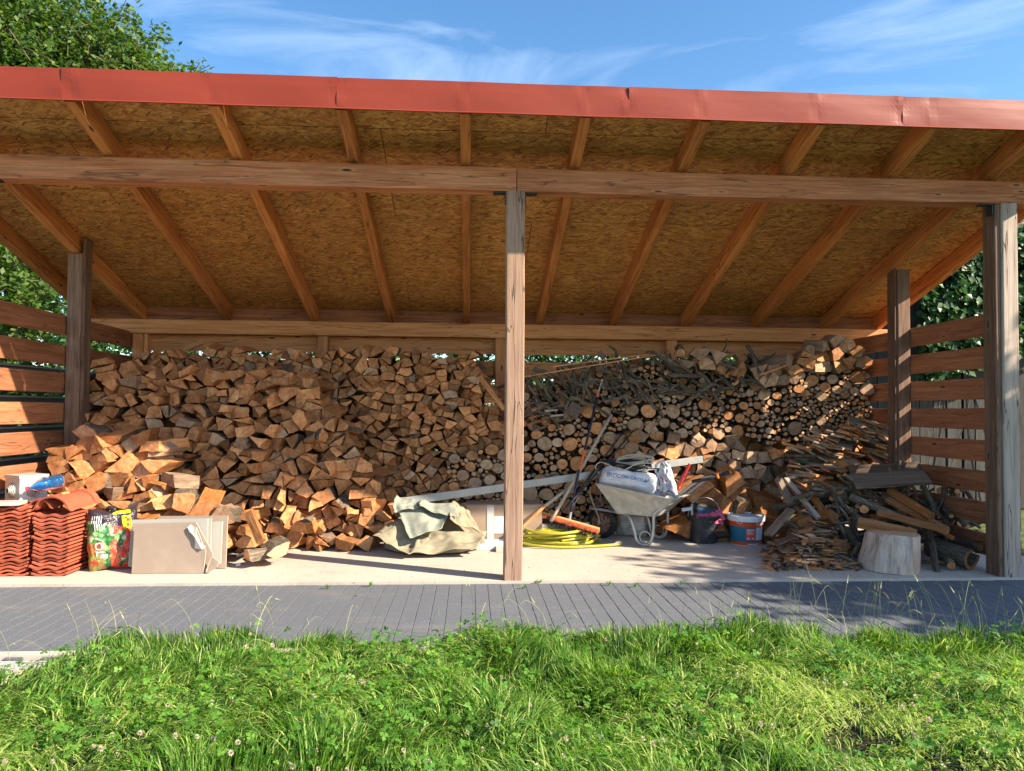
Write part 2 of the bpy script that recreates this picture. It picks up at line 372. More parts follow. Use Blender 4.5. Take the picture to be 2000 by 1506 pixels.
M['ivy'] = m_leaf('vine_leaf', (.02, .07, .02), (.045, .13, .035), (.10, .20, .05), (1.2, 1.4, .7), .4)
def P(k, *a, **kw): M[k] = m_plain(k, *a, **kw)
P('terracotta_clay', (.38, .083, .038), .75, var=.15, sc_=9, tint=.18, dirt=((.30, .12, .08), .5))
P('white_pvc', (.46, .45, .41), .4, dirt=((.35, .33, .28), .4))
P('black_rubber', (.018, .017, .017), .75, dirt=((.12, .10, .085), .5))
P('rim_plastic', (.26, .12, .075), .6, dirt=((.2, .18, .15), .6))
P('galvanised_steel', (.46, .46, .44), .42, metal=.55, var=.2, sc_=14, dirt=((.33, .31, .27), .5))
P('cement_stained_steel', (.40, .395, .36), .65, metal=.15, var=.2, sc_=7, dirt=((.62, .6, .54), .8), bump=.3)
P('black_bracket', (.05, .055, .05), .5, metal=.5)
P('plasterboard_face', (.31, .235, .18), .85, var=.08, sc_=4, dirt=((.38, .31, .25), .5))
P('plasterboard_light', (.36, .34, .30), .85, var=.06, sc_=4)
P('gypsum', (.52, .47, .39), .9)
P('cardboard', (.36, .25, .175), .85, var=.07)
P('tape_clear', (.6, .55, .5), .2)
P('tarp_sheet', (.29, .25, .165), .75, var=.22, sc_=5, bump=.3, dirt=((.22, .19, .12), .5))
P('tarp_pale', (.27, .285, .23), .7, var=.2, sc_=6, bump=.3, dirt=((.28, .27, .2), .5))
P('aluminium_bar', (.36, .36, .34), .5, metal=.3, var=.12)
P('hose_yellow', (.40, .36, .03), .35, var=.2, tint=.2)
P('broom_handle_wood', (.42, .34, .25), .7, var=.15)
P('dark_bristle', (.035, .025, .022), .8, tint=.4)
P('orange_bristle', (.48, .10, .035), .7, tint=.3)
P('orange_plastic', (.62, .15, .03), .4)
P('dark_blue_lacquer', (.012, .016, .04), .25)
P('black_plastic', (.018, .020, .024), .45, dirt=((.11, .11, .115), .4), sc_=16)
P('sack_white', (.66, .66, .67), .5, var=.08, dirt=((.42, .39, .34), .5), bump=.35, bd=.006)
P('sack_grey', (.46, .43, .38), .6, var=.2, dirt=((.27, .25, .22), .5), bump=.3)
P('print_blue', (.03, .07, .33), .6)
P('print_red', (.55, .03, .06), .6)
P('print_white', (.78, .78, .76), .6)
P('cable_cream', (.55, .50, .36), .5)
P('red_plastic', (.50, .03, .035), .4)
P('bottle_cap_red', (.70, .02, .03), .4)
P('teal_bucket', (.01, .13, .21), .35, var=.05)
P('orange_band', (.60, .075, .012), .4, var=.06)
P('white_lid', (.68, .70, .72), .4, dirt=((.5, .5, .5), .4))
P('label_red', (.62, .09, .06), .5)
P('label_pale', (.62, .66, .70), .5)
P('tool_blue', (.03, .10, .20), .45)
P('cloth_pink', (.62, .10, .17), .8, bump=.4)
P('screw_red', (.25, .06, .045), .4)
P('grey_cladding', (.155, .18, .21), .5, var=.06)
P('highlight_metal', (.62, .64, .66), .4)
P('roof_tile_old', (.17, .07, .055), .8, tint=.35)
P('petal_white', (.50, .40, .29), .7, tint=.3)
P('stem_green', (.12, .2, .04), .6)
P('straw_stem', (.34, .35, .16), .7, tint=.3)
P('gold_wood', (.5, .3, .1), .7)
def m_stump():
    s = NT('stump_side'); v = s.attr('lc'); g = s.noise(s.mul(v, (16, 16, 1.6)), 1, 5, .65, .5)
    c = s.ramp(g, (.3, (.18, .12, .085)), (.48, (.55, .41, .315)), (.7, (.72, .58, .46)))
    c = s.mix(s.ramp(s.noise(v, 3, 3), (.5, 0.), (.7, .45)), c, (.26, .17, .11))
    return s.done(c, .8, g, .9, .02, spec=.25)
M['stump'] = m_stump()
def m_bottle():
    s = NT('blue_pet'); p = s.n('BsdfPrincipled'); p.inputs['Base Color'].default_value = (.05, .33, .80, 1); p.inputs['Roughness'].default_value = .08
    p.inputs['Transmission Weight'].default_value = .85; p.inputs['IOR'].default_value = 1.4; s.t.links.new(p.outputs[0], s.o.inputs[0]); return s.m
M['bottle'] = m_bottle()
def m_bag():
    """printed film: dark top, leaves, red blossoms (flat print)"""
    s = NT('printed_soil_bag'); v = s.attr('lc'); x = s.sep(v, 0); z = s.sep(v, 2)
    cl = s.voro(s.mul(v, (9, 1, 13)), 1, 'F1', 'Color'); ds = s.voro(s.mul(v, (9, 1, 13)), 1)
    leaf = s.ramp(s.sep(cl, 0), (.1, (.02, .10, .03)), (.45, (.08, .38, .07)), (.75, (.30, .60, .18)), (1., (.62, .70, .5)))
    leaf = s.mix(s.ramp(ds, (.35, 0.), (.6, .7)), leaf, (.02, .05, .03))
    rd = s.ramp(s.noise(s.mul(v, (4.5, 1, 5.5), (4.4, 0, 1.7)), 1, 2), (.44, 0.), (.46, 1.))
    right = s.ramp(x, (.46, 0.), (.54, 1.)); low = s.ramp(s.math('ADD', z, s.math('MULTIPLY', x, -.25)), (.62, 1.), (.70, 0.))
    v01 = s.math('MULTIPLY', s.math('MULTIPLY', rd, right), low)
    c = s.mix(v01, leaf, s.ramp(s.noise(v, 30, 3), (.3, (.55, .02, .02)), (.7, (.85, .14, .06))))
    rb = s.math('MULTIPLY', s.ramp(x, (.34, 1.), (.40, 0.)), s.ramp(z, (.42, 1.), (.46, 0.)))
    c = s.mix(rb, c, s.ramp(s.noise(v, 12, 3), (.4, (.55, .03, .02)), (.6, (.18, .35, .08))))
    top = s.ramp(s.math('ADD', z, s.math('MULTIPLY', x, .18)), (.76, 0.), (.82, 1.)); c = s.mix(top, c, (.035, .025, .035))
    return s.done(c, .22, s.noise(v, 16, 3, .6, 1.), .6, .02, spec=.6)
M['bagprint'] = m_bag()

# ================================================================ THE SETTING
XL, XR, YF, YB, YM = -3.86, 4.50, 5.82, 8.60, 7.25
S_ROOF = .33
def zr(y): return 3.325 + S_ROOF*(YF-y)               # underside of the rafters
def gz(x, y):                                         # lawn relief
    x, y = np.asarray(x, float), np.asarray(y, float)
    return .02*np.sin(x*1.9+y*1.3)+.02*np.sin(x*3.7-y*2.9+1)+.022*np.sin(x*8.3+y*6.1)+.012*np.sin(x*15-y*13)+.015
BX = [-8, -4.5, -2.75, -2.3, -1.95, -1.5, -.3, .6, 1.5, 2.6, 3.3, 4.5, 9]
BY = [2.8, 2.82, 3.08, 3.55, 4.03, 4.29, 4.27, 4.29, 4.24, 4.26, 4.20, 4.15, 4.1]
def edge(x): return np.interp(x, BX, BY) + .05*np.sin(np.asarray(x)*5.3)+.03*np.sin(np.asarray(x)*13.1)

mb = MB(); mb.add([(-60, -30, -.12), (60, -30, -.12), (60, 90, -.12), (-60, 90, -.12)], [[0, 1, 2, 3]])
tag(mb.build('ground', M['ground']), kind='structure')
mb = MB(); box(mb, (.35, 7.32, -.075), (9.9, 3.16, .15))
slab = tag(mb.build('concrete_slab', M['concrete']), kind='structure')
mb = MB(); box(mb, (.5, 4.98, -.085), (17, 1.5, .06)); pav = tag(mb.build('pavement', M['sand']), kind='structure')
# pavers: columns running away from the lawn, staggered
pm = MB(); hw, hl = .0488, .0985
def paver_geo(mb, x, y, z, tint):
    a, b, c, t = hw, hl, .0025, .002
    vs = [(x-a, y-b, z-.045), (x+a, y-b, z-.045), (x+a, y+b, z-.045), (x-a, y+b, z-.045),
          (x-a, y-b, z-t), (x+a, y-b, z-t), (x+a, y+b, z-t), (x-a, y+b, z-t),
          (x-a+c, y-b+c, z), (x+a-c, y-b+c, z), (x+a-c, y+b-c, z), (x-a+c, y+b-c, z)]
    fs = [[8, 9, 10, 11]]+[[i, (i+1) % 4, 4+(i+1) % 4, 4+i] for i in range(4)]+[[4+i, 4+(i+1) % 4, 8+(i+1) % 4, 8+i] for i in range(4)]
    mb.add(vs, fs, 0, None, tint)
spots = []
for i in range(170):
    x = -8+i*.1; y0 = 4.24-(.1 if i % 2 else 0)
    for k in range(9):
        y = y0+.1+k*.2
        if 4.2 < y < 5.86: spots.append((x, y, -.022+uni(-.0015, .0015), uni(-.006, .006)))
def inview(s): px, py, z = proj(Vector((s[0], s[1], 0))); return -20 < px < 2020
vis = sorted([s for s in spots if inview(s)], key=lambda s: s[1] + abs(s[0]-.5)*.02)[:300]; vs_ = set(vis)
paver_geo(pm, 0, 0, 0, .5); proto = pm.build('paver', M['paver'], None, Vector((0, 0, 0)))
proto.parent = pav
pw = world(pav)
for i, s in enumerate(vis):
    o = proto if i == 0 else proto.copy()
    if i: COL.objects.link(o)
    o.location = Vector(s[:3])-pw; o.rotation_euler.z = s[3]
rest = MB()
for s in spots:
    if s not in vs_: paver_geo(rest, s[0], s[1], s[2], .5)
tag(rest.build('small_pavers', M['paver'], pav), kind='stuff')
mb = MB(); box(mb, (.5, 4.185, -.058), (17, .07, .09)); tag(mb.build('kerb', M['concrete']), kind='structure')
mb = MB(); box(mb, (.5, 3.5, -.09), (17, 1.28, .10)); tag(mb.build('gravel_strip', M['gravel']), kind='structure')
# lawn soil sheet
nx, ny = 120, 34
X = np.linspace(-8, 9, nx); V = []
for j in range(ny):
    y = -1.5 + (edge(X)+1.5-.02)*j/(ny-1); V.append(np.stack([X, y, gz(X, y)-(.05 if j == ny-1 else 0)], 1))
V = np.concatenate(V); q = np.array([[j*nx+i, j*nx+i+1, (j+1)*nx+i+1, (j+1)*nx+i] for j in range(ny-1) for i in range(nx-1)])
tag(np_mesh('lawn', V, q, M['soil'], smooth=True), kind='structure')

# ---------------------------------------------------------------- the shed
shed = thing('wood_shed', 'open fronted timber shed with a sloping roof, red metal fascia and slatted side walls', 'shed', (.4, 7.2, 0))
def part(mb, name, mats, parent=shed, **k): return mb.build(name, mats, parent, **k)
Z = Vector((0, 0, 1))
def post(x, y, z0, z1, w, m, bow=0):
    mb = MB(); pts = [Vector((x+bow*(t/6)*(1-t/6), y, z0+(z1-z0)*t/6)) for t in range(7)]
    sweep(mb, pts, [[(a+uni(-.0015, .0015), b+uni(-.0015, .0015)) for a, b in sect(w, w, .009)] for _ in pts], up=Vector((0, 1, 0)))
    return part(mb, 'post', m)
post(.355, YF, 0, 3.135, .15, M['post'], .02); post(XL, YF, 0, 3.135, .15, M['post'])
mb = MB(); timber(mb, (XR+.03, YF-.002, 0), (XR+.03, YF-.002, 3.135), .14, .145, up=Vector((0, 1, 0)), c=.009); part(mb, 'post', M['postgrey'])
mb = MB(); timber(mb, (XR-.065, YF+.02, 0), (XR-.065, YF+.02, 3.135), .05, .15, up=Vector((0, 1, 0))); tag(part(mb, 'post_cleat', M['postdark']), 'dark brown board fixed to the side of the right post')
for x, m in ((XL+.005, 'postdark'), (XR, 'postdark')):
    post(x, YM, 0, zr(YM)+(-.0), .135, M[m])
    mb = MB(); s = 1 if x < 0 else -1
    timber(mb, (x+s*.082, YM+.01, 0), (x+s*.082, YM+.01, zr(YM)+.15), .03, .13, up=Vector((0, 1, 0))); part(mb, 'post_cleat', M['postdark'])
for x in (XL, -1.74, .355, 2.44, XR): post(x, YB, 0, 2.215, .12, M['back'])
for x in (XL+.09, .355+.09): 
    mb = MB(); timber(mb, (x, YB, 0), (x, YB, 2.215), .045, .11, up=Vector((0, 1, 0))); part(mb, 'post_cleat', M['back'])
# front plate in two pieces, back plate in two pieces
for a, b, t in ((-4.5, .360, .62), (.366, 5.2, .42)):
    mb = MB(); timber(mb, (a, YF-.0+(0 if a < 0 else .004), 3.23+(0 if a < 0 else -.004)), (b, YF+(0 if a < 0 else .004), 3.23+(0 if a < 0 else -.004)), .155, .19, t, seg=14, jit=.0025); part(mb, 'beam', M['beam'])
for a, b in ((-4.42, .24), (.244, 5.2)):
    mb = MB(); timber(mb, (a, YB-.03, 2.30), (b, YB-.03, 2.30), .12, .165, .6, seg=12); part(mb, 'back_beam', M['back'])
# rafters
for x in (-4.44, -3.87, -2.86, -1.86, -.95, -.05, .84, 1.74, 2.63, 3.52, 4.40, 5.07):
    mb = MB(); y0, y1 = 5.235, 8.86; h = .165; n = 9; base = sect(.08, h, .006)
    pts = [Vector((x, y0+(y1-y0)*i/n, zr(y0+(y1-y0)*i/n)+h/2*1.05)) for i in range(n+1)]
    sweep(mb, pts, [[(a+uni(-.003, .003), b+uni(-.002, .002)) for a, b in base] for _ in pts], tint=uni(.25, .9)); part(mb, 'rafter', M['rafter'])
mb = MB(); timber(mb, (-4.4, 8.70, zr(8.7)+.085), (5.15, 8.70, zr(8.7)+.085), .025, .18, .3, seg=10, jit=.001, c=.002); part(mb, 'eave_light_block', M['board'])  # added board, blocks sky light so the strip above the back beam stays dark
# roof deck: strand boards
ys = [5.225, 5.63, 6.82, 8.01, 9.0]
for j in range(4):
    y0, y1 = ys[j], ys[j+1]; x = -4.42-(1.3 if j % 2 else 0)
    while x < 5.25:
        x0, x1 = max(x, -4.42), min(x+2.5, 5.25); x += 2.5
        if x1-x0 < .05: continue
        g = .003; z = lambda y: zr(y)+.178; t = .018
        P0 = [(x0+g, y0+g*1.5), (x1-g, y0+g*1.5), (x1-g, y1-g*1.5), (x0+g, y1-g*1.5)]
        vs = [(a, b, z(b)) for a, b in P0]+[(a, b, z(b)+t) for a, b in P0]
        ox, oy = uni(0, 50), uni(0, 50); c = 1/math.cos(math.atan(S_ROOF))
        lc = [(a+ox, b*c+oy, 0) for a, b in P0]*2
        mb = MB(); mb.add(vs, [[3, 2, 1, 0], [4, 5, 6, 7], [0, 1, 5, 4], [1, 2, 6, 5], [2, 3, 7, 6], [3, 0, 4, 7]], 0, lc, .5); part(mb, 'roof_board', M['osb'])
# red metal roof covering
mb = MB(); ya, yb = 5.20, 9.1; zt = lambda y: zr(y)+.215
pr = [(-4.5, ya), (5.35, ya), (5.35, yb), (-4.5, yb)]
mb.add([(a, b, zt(b)) for a, b in pr]+[(a, b, zt(b)+.006) for a, b in pr], [[3, 2, 1, 0], [4, 5, 6, 7], [0, 1, 5, 4], [1, 2, 6, 5], [2, 3, 7, 6], [3, 0, 4, 7]], 0); part(mb, 'roof_sheet', M['red'])
# fascia flashing in folded lengths
fj = [at(p, 190, 5.19).x for p in (120, 658, 1228, 1762)]; fx = [-4.5]+fj+[5.35]
scr = [(135, 163, .4), (143, 172, 1), (412, 177, 0), (658, 184, 0), (903, 194, 0), (1140, 203, 0), (1224, 216, 0), (1368, 207, 0), (1593, 216, 0), (1757, 231, 0), (1816, 221, 0)]
sx_ = [at(px, py, 5.19).x for (px, py, _) in scr]
for i in range(5):
    a, b = fx[i], fx[i+1]; n = 60; vs = []; yo = 5.190-.003*(i % 2)
    prof = [(.002, .232), (-.004, .230), (-.0045, .20), (-.006, .16), (-.006, .12), (-.006, .08), (-.005, .04), (-.004, .010), (-.013, .002), (-.013, -.001), (-.004, -.003)]
    for k in range(n+1):
        x = a+(b-a)*k/n + (.004 if k == n else 0); e = min(k, n-k)/n
        buckle = .0028*math.exp(-((e)/.04)**2) + sum(.0028*math.exp(-((x-q)/.04)**2) for q in sx_)
        for (dy, dz) in prof:
            wv = .0025*math.sin(x*5+dz*9) + buckle*math.sin(dz*22)*(-1 if i % 2 else 1)
            vs.append((x, yo+dy-wv, 3.527+dz))
    m_ = len(prof)
    fs = [[k*m_+j, (k+1)*m_+j, (k+1)*m_+j+1, k*m_+j+1] for k in range(n) for j in range(m_-1)]
    mb = MB(); mb.add(vs, fs); fo = part(mb, 'fascia', M['red'], smooth=False)
    md = fo.modifiers.new('thickness', 'SOLIDIFY'); md.thickness = .0015; md.offset = 1
    for (px, py, _) in scr:
        p = at(px, py, yo-.008)
        if a <= p.x < b:
            mb = MB(); lathe(mb, p+Vector((0, .006, 0)), [(.004, 0), (.004, .02), (.016, .024), (.016, .028), (.010, .034), (.007, .045)], 8, ax=Vector((0, -1, 0)), cap1=True); part(mb, 'screw', M['screw_red'], fo)
# steel brackets at the centre post and the left post
for (x, s) in ((.355-.075, -1), (.355+.075, 1), (XL+.075, 1), (XR-.1, -1)):
    mb = MB(); box(mb, (x+s*.055, YF-.02, 3.133-.006), (.10, .07, .008)); box(mb, (x+s*.006, YF-.02, 3.085), (.008, .07, .09)); part(mb, 'bracket', M['black_bracket'])
# slatted side walls and the back wall boards
tops = [2.245, 1.96, 1.685, 1.40, 1.125, .85, .575, .30]
for k, zt_ in enumerate(tops):
    for s in (-1, 1):
        x = XL-.087 if s < 0 else XR+.087 + .0
        mb = MB(); dz = uni(-.008, .008); y1 = YB+.08 + (.0 if k else 0)
        timber(mb, (x, YF-.07 if s > 0 else YF-.09, zt_-.095+dz), (x, y1, zt_-.097+dz+uni(-.008, .008)), .028, .192, uni(.15, .95), seg=8, jit=.002, c=.003); part(mb, 'side_board', M['board'])
for k, zt_ in enumerate([2.21, 1.94, 1.665, 1.385, 1.105, .835, .555, .285]):
    for a, b in ((XL-.07, .36), (.366, XR+.07)):
        mb = MB(); timber(mb, (a, YB+.075, zt_-.095+(.016 if k == 0 else 0)), (b, YB+.075, zt_-.095+(.016 if k == 0 else 0)+uni(-.002, .002)), .028, .20 if k == 0 else .19, uni(.3, .7), seg=10, c=.003); part(mb, 'back_board', M['back'])

# ---------------------------------------------------------------- grey slat fence beyond the left side wall
fx_ = -4.55
gf = thing('slat_fence', 'dark grey metal slat fence with pale highlight lines beyond the left side wall', 'fence', (fx_, 6.6, -.1))
for k in range(6):
    zt_ = 1.80-.312*k
    mb = MB(); box(mb, (fx_, 6.6, zt_-.135), (.03, 4.9, .24)); sl = part(mb, 'slat', M['grey_cladding'], gf)
    mb = MB(); box(mb, (fx_+.024, 6.6, zt_-.028), (.016, 4.84, .014)); part(mb, 'lip', M['highlight_metal'], sl)  # pale strip paints the highlight along the top of each slat
for y in (4.2, 6.58, 8.98):
    mb = MB(); box(mb, (fx_+.055, y, .84), (.06, .07, 2.0)); part(mb, 'fence_post', M['grey_cladding'], gf)

# ---------------------------------------------------------------- barn on the right
bp = at(1700, 700, 10.6); bx0 = bp.x-1.2
barn = thing('barn', 'old barn of silver grey upright planks under a dark red tiled roof behind the shed', 'barn', (bx0+3.2, 11.5, -.1))
x = bx0
zt_b = at(1990, 492, 10.6).z
k = 0
while x < bx0+6.2:
    w_ = uni(.15, .24); mb = MB(); dy = uni(-.012, .012)
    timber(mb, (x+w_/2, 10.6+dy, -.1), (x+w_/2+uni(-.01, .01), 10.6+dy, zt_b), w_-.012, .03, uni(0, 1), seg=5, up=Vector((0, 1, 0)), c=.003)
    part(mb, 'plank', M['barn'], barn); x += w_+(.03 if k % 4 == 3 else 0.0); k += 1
mb = MB(); box(mb, (bx0+3.1, 12.2, 1.5), (6.2, 3.0, 3.0)); part(mb, 'dark_infill', M['black_plastic'], barn)  # solid black box, interior shade put into its colour behind the plank gaps
for rr in range(9):
    for i in range(28):
        y = 10.35+rr*.26; z = zt_b+.0+(y-10.35)*.62; xx = bx0-.1+i*.235
        if proj(Vector((xx, y, z)))[0] < 1880: continue
        mb = MB(); vs = []
        for j in range(5):
            dx = .235*j/4; hz = .035*math.sin(j/4*math.pi)
            vs += [(xx+dx, y, z+hz+.012), (xx+dx, y+.3, z+hz+.3*.62-.012)]
        fs = [[2*j, 2*j+2, 2*j+3, 2*j+1] for j in range(4)]
        mb.add(vs, fs, 0, None, rnd()); t_ = part(mb, 'roof_tile', M['roof_tile_old'], barn)
        md = t_.modifiers.new('thickness', 'SOLIDIFY'); md.thickness = .018
mb = MB(); mb.add([(bx0-.2, 10.3, zt_b-.06), (bx0+6.4, 10.3, zt_b-.06), (bx0+6.4, 13.3, zt_b+1.76), (bx0-.2, 13.3, zt_b+1.76)], [[0, 1, 2, 3]]); o = part(mb, 'roof', M['roof_tile_old'], barn)
md = o.modifiers.new('thickness', 'SOLIDIFY'); md.thickness = .04
mb = MB(); box(mb, (bx0+3.1, 10.62, zt_b-.45), (6.3, .10, .16)); part(mb, 'wall_beam', M['barn'], barn, )

# ---------------------------------------------------------------- foliage
def leafmesh(name, Pn, size, nrm, dirn, tint, m, parent=None, asp=.32):
    n = len(Pn); dirn = dirn-(dirn*nrm).sum(1, keepdims=True)*nrm; dirn /= np.linalg.norm(dirn, axis=1, keepdims=True)+1e-9
    sd = np.cross(nrm, dirn); s = size[:, None]
    V = np.stack([Pn, Pn+dirn*s*.5+sd*s*asp+nrm*s*.06, Pn+dirn*s-nrm*s*.12, Pn+dirn*s*.5-sd*s*asp+nrm*s*.06, Pn+dirn*s*.52-nrm*s*.05], 1).reshape(-1, 3)
    b = (np.arange(n)*5)[:, None]; F = np.concatenate([b+np.array([[0, 1, 2, 4]]), b+np.array([[0, 4, 2, 3]])])
    return np_mesh(name, V, F, m, tint=np.repeat(tint, 5), parent=parent)
def unit(a): return a/(np.linalg.norm(a, axis=1, keepdims=True)+1e-9)
def crown(blobs, ncl, per, spread, lsize, keep=None):
    """leaf sprays through a crown made of ellipsoid blobs -> points, dirs"""
    pts = []
    vol = np.array([b[1][0]*b[1][1]*b[1][2] for b in blobs]); vol = vol/vol.sum()
    for (c, r), f in zip(blobs, vol):
        n = int(ncl*f); d = unit(rng.normal(size=(n, 3))); rad = rng.random(n)**.42
        rad *= 1+.16*np.sin(d[:, 0]*7+c[0])*np.cos(d[:, 2]*6)
        pts.append(np.array(c)+d*rad[:, None]*np.array(r))
    C = np.concatenate(pts)
    if keep is not None: C = C[keep(C)]
    tw = unit(rng.normal(size=C.shape)+np.array([0, 0, .15])); k = np.repeat(np.arange(len(C)), per)
    t = rng.random(len(k)); Pn = C[k]+tw[k]*(t*spread)[:, None]+rng.normal(size=(len(k), 3))*spread*.22
    dr = unit(tw[k]*.6+rng.normal(size=Pn.shape)*.7+np.array([0, 0, -.25])); nr = unit(rng.normal(size=Pn.shape)*.75+np.array([0.15, -.25, .9]))
    ct = rng.random(len(C)); tint = np.clip(.45*ct[k]+.55*rng.random(len(k)), 0, 1)
    return Pn, dr, nr, lsize*(.6+.7*rng.random(len(k))), tint, C, tw
def tree(name, label, blobs, trunk, ncl, per, spread, ls, m='leaf', cat='tree', keep=None, group=None, asp=.32):
    root = thing(name, label, cat, trunk[0]); Pn, dr, nr, sz, tint, C, tw = crown(blobs, ncl, per, spread, ls, keep)
    leafmesh('crown', Pn, sz, nr, dr, tint, M[m], root, asp)
    mb = MB(); top = Vector(trunk[-1])
    tube(mb, [Vector(p) for p in trunk], lambda t: trunk_r*(1-.6*t), 10, sm=4, j=.08)
    for (c, r) in blobs:
        for _ in range(9):
            s = Vector(trunk[0]).lerp(top, uni(.45, 1.)); e = Vector(c)+Vector((uni(-.75, .75)*r[0], uni(-.75, .75)*r[1], uni(-.6, .8)*r[2]))
            mid = s.lerp(e, .5)+Vector((uni(-.2, .2), uni(-.2, .2), uni(.05, .3)))
            tube(mb, [s, mid, e], lambda t: trunk_r*.38*(1-.85*t), 6, sm=4, j=.1)
    for i in range(0, len(C), 3):
        a = Vector(C[i]); tube(mb, [a-Vector(tw[i])*.12, a+Vector(tw[i])*spread], .006, 3)
    mb.build('trunk', M['bark'], root); return root
trunk_r = .17
c1 = at(70, 215, 12.2); c2 = at(10, 560, 11.6)
tree('broadleaf_tree', 'tall leafy green tree rising above the left end of the red fascia', [((c1.x, c1.y, c1.z), (2.05, 2.0, 2.1)), ((c1.x-1.6, c1.y-.3, c1.z+.6), (2.2, 2.0, 2.4)), ((c1.x+1.75, c1.y, c1.z+.12), (1.15, 1.0, .75)), ((c1.x+1.1, c1.y, c1.z+.75), (.9, .9, .8)), ((c1.x+2.35, c1.y, c1.z+.42), (.75, .6, .36))],
     [(c1.x-.6, 12.6, -.15), (c1.x-.5, 12.5, 1.6), (c1.x-.3, 12.4, 3.2), (c1.x-.1, 12.3, 4.8)], 8500, 11, .30, .10)
tree('leafy_shrub', 'bushy green shrub growing outside the left side wall below the roof edge', [((c2.x+.3, c2.y-.6, c2.z-.25), (1.9, 1.2, 1.25)), ((c2.x+.8, c2.y-.4, 1.25), (2.0, 1.1, 1.1))],
     [(c2.x+.3, 11.2, -.15), (c2.x+.35, 11.2, .9), (c2.x+.3, 11.1, 2.0)], 1500, 8, .26, .12)
trunk_r = .04
tree('hedge', 'long green hedge seen through the gap under the top board of the back wall', [((-4.8+i*1.3, 10.1+(.25 if i % 2 else 0), 1.5+(.12 if i % 3 else 0)), (1.0, .55, 1.6)) for i in range(8)],
     [(.4, 10.3, -.15), (.4, 10.3, .4), (.42, 10.3, .9)], 6500, 8, .18, .085, 'ivy', cat='hedge')
# vine on the barn
vb = at(1890, 560, 10.5)
vr = thing('climbing_vine', 'dark green climbing vine covering the barn planks behind the right side wall', 'vine', (vb.x, 10.5, -.1))
n = 2600; a = rng.random(n); px = 1800+rng.beta(1.3, 1.6, n)*400; py = np.clip(440+rng.random(n)*240+(1990-px)*.35, 450, 745)
Pv = np.array([list(at(p, q, 10.48-.34*rnd()-.12)) for p, q in zip(px, py)])
k = np.repeat(np.arange(n), 5); Pv = Pv[k]+rng.normal(size=(len(k), 3))*.045
leafmesh('foliage', Pv, .10*(.6+.8*rng.random(len(k))), unit(rng.normal(size=Pv.shape)*.5+np.array([0, -1, .5])), unit(rng.normal(size=Pv.shape)+np.array([0, 0, -.8])), np.clip(rng.random(len(k))*.8, 0, 1), M['ivy'], vr, .42)
mb = MB()
for i in range(5):
    a_ = Vector((vb.x+uni(-1.0, .8), 10.5, -.1)); b_ = at(uni(1820, 1980), uni(470, 700), 10.35)
    tube(mb, [a_, a_.lerp(b_, .4)+Vector((uni(-.2, .2), 0, .1)), b_, b_+Vector((uni(-.3, .3), -.1, uni(-.3, .1)))], .007, 5, sm=5)
mb.build('stem', M['bark'], vr)
# the tree off to the right that throws the dappled shade over the right bay
trunk_r = .15
tree('shade_tree', 'leafy tree standing off to the right whose shade falls over the right bay', [((9.45, 3.0, 3.85), (1.6, 1.7, 1.5)), ((9.6, 3.8, 3.0), (1.5, 1.5, 1.6)), ((9.3, 4.6, 2.1), (1.2, 1.4, 1.5))],
     [(9.5, 3.3, -.15), (9.45, 3.2, 1.4), (9.4, 3.1, 3.0), (9.3, 3.0, 4.4)], 2600, 8, .28, .15)

# ---------------------------------------------------------------- lawn growth
def hump(x, y): return .5+.5*np.sin(x*2.3+1.1*np.sin(y*2.1))*np.sin(y*3.1+1.3*np.sin(x*1.7))
def nz2(x, y, s, o): return np.array([noise.noise(Vector((a*s, b*s, o))) for a, b in zip(x, y)])
N = 165000
gx = rng.random(N)*9.2-4.3; gy = 1.9+rng.random(N)**.85*2.45; e = edge(gx)
ok = gy < e+.03*rng.normal(size=N); gx, gy = gx[ok], gy[ok]; n = len(gx); e = e[ok]
cx, cy = np.floor(gx/.11), np.floor(gy/.11); hsh = np.abs(np.sin(cx*12.9898+cy*78.233)*43758.5453) % 1; hs2 = np.abs(np.sin(cx*39.3+cy*11.13)*24634.63) % 1
gxs, inv = np.unique(np.stack([cx, cy], 1), axis=0, return_inverse=True); inv = inv.ravel()
pn = nz2(gxs[:, 0]*.11, gxs[:, 1]*.11, 1.1, 0.)[inv]; pn2 = nz2(gxs[:, 0]*.11, gxs[:, 1]*.11, .8, 7.)[inv]; pn3 = nz2(gxs[:, 0]*.11, gxs[:, 1]*.11, 2.6, 3.)[inv]
ang = pn*9+hsh*3.0+rng.normal(size=n)*.6
lay = np.clip(.75+pn2*1.5+.25*rng.normal(size=n), .08, 1.45)        # how flattened
hgt = (.045+.075*rng.random(n))*(.75+.9*pn3+.45*hsh+.25*hump(gx, gy))*(1-.35*(gx < -.9)*(e-gy < .5)); hgt = np.clip(hgt, .02, .17)*(1-.3*(e-gy < .35)*(gx > -.9))
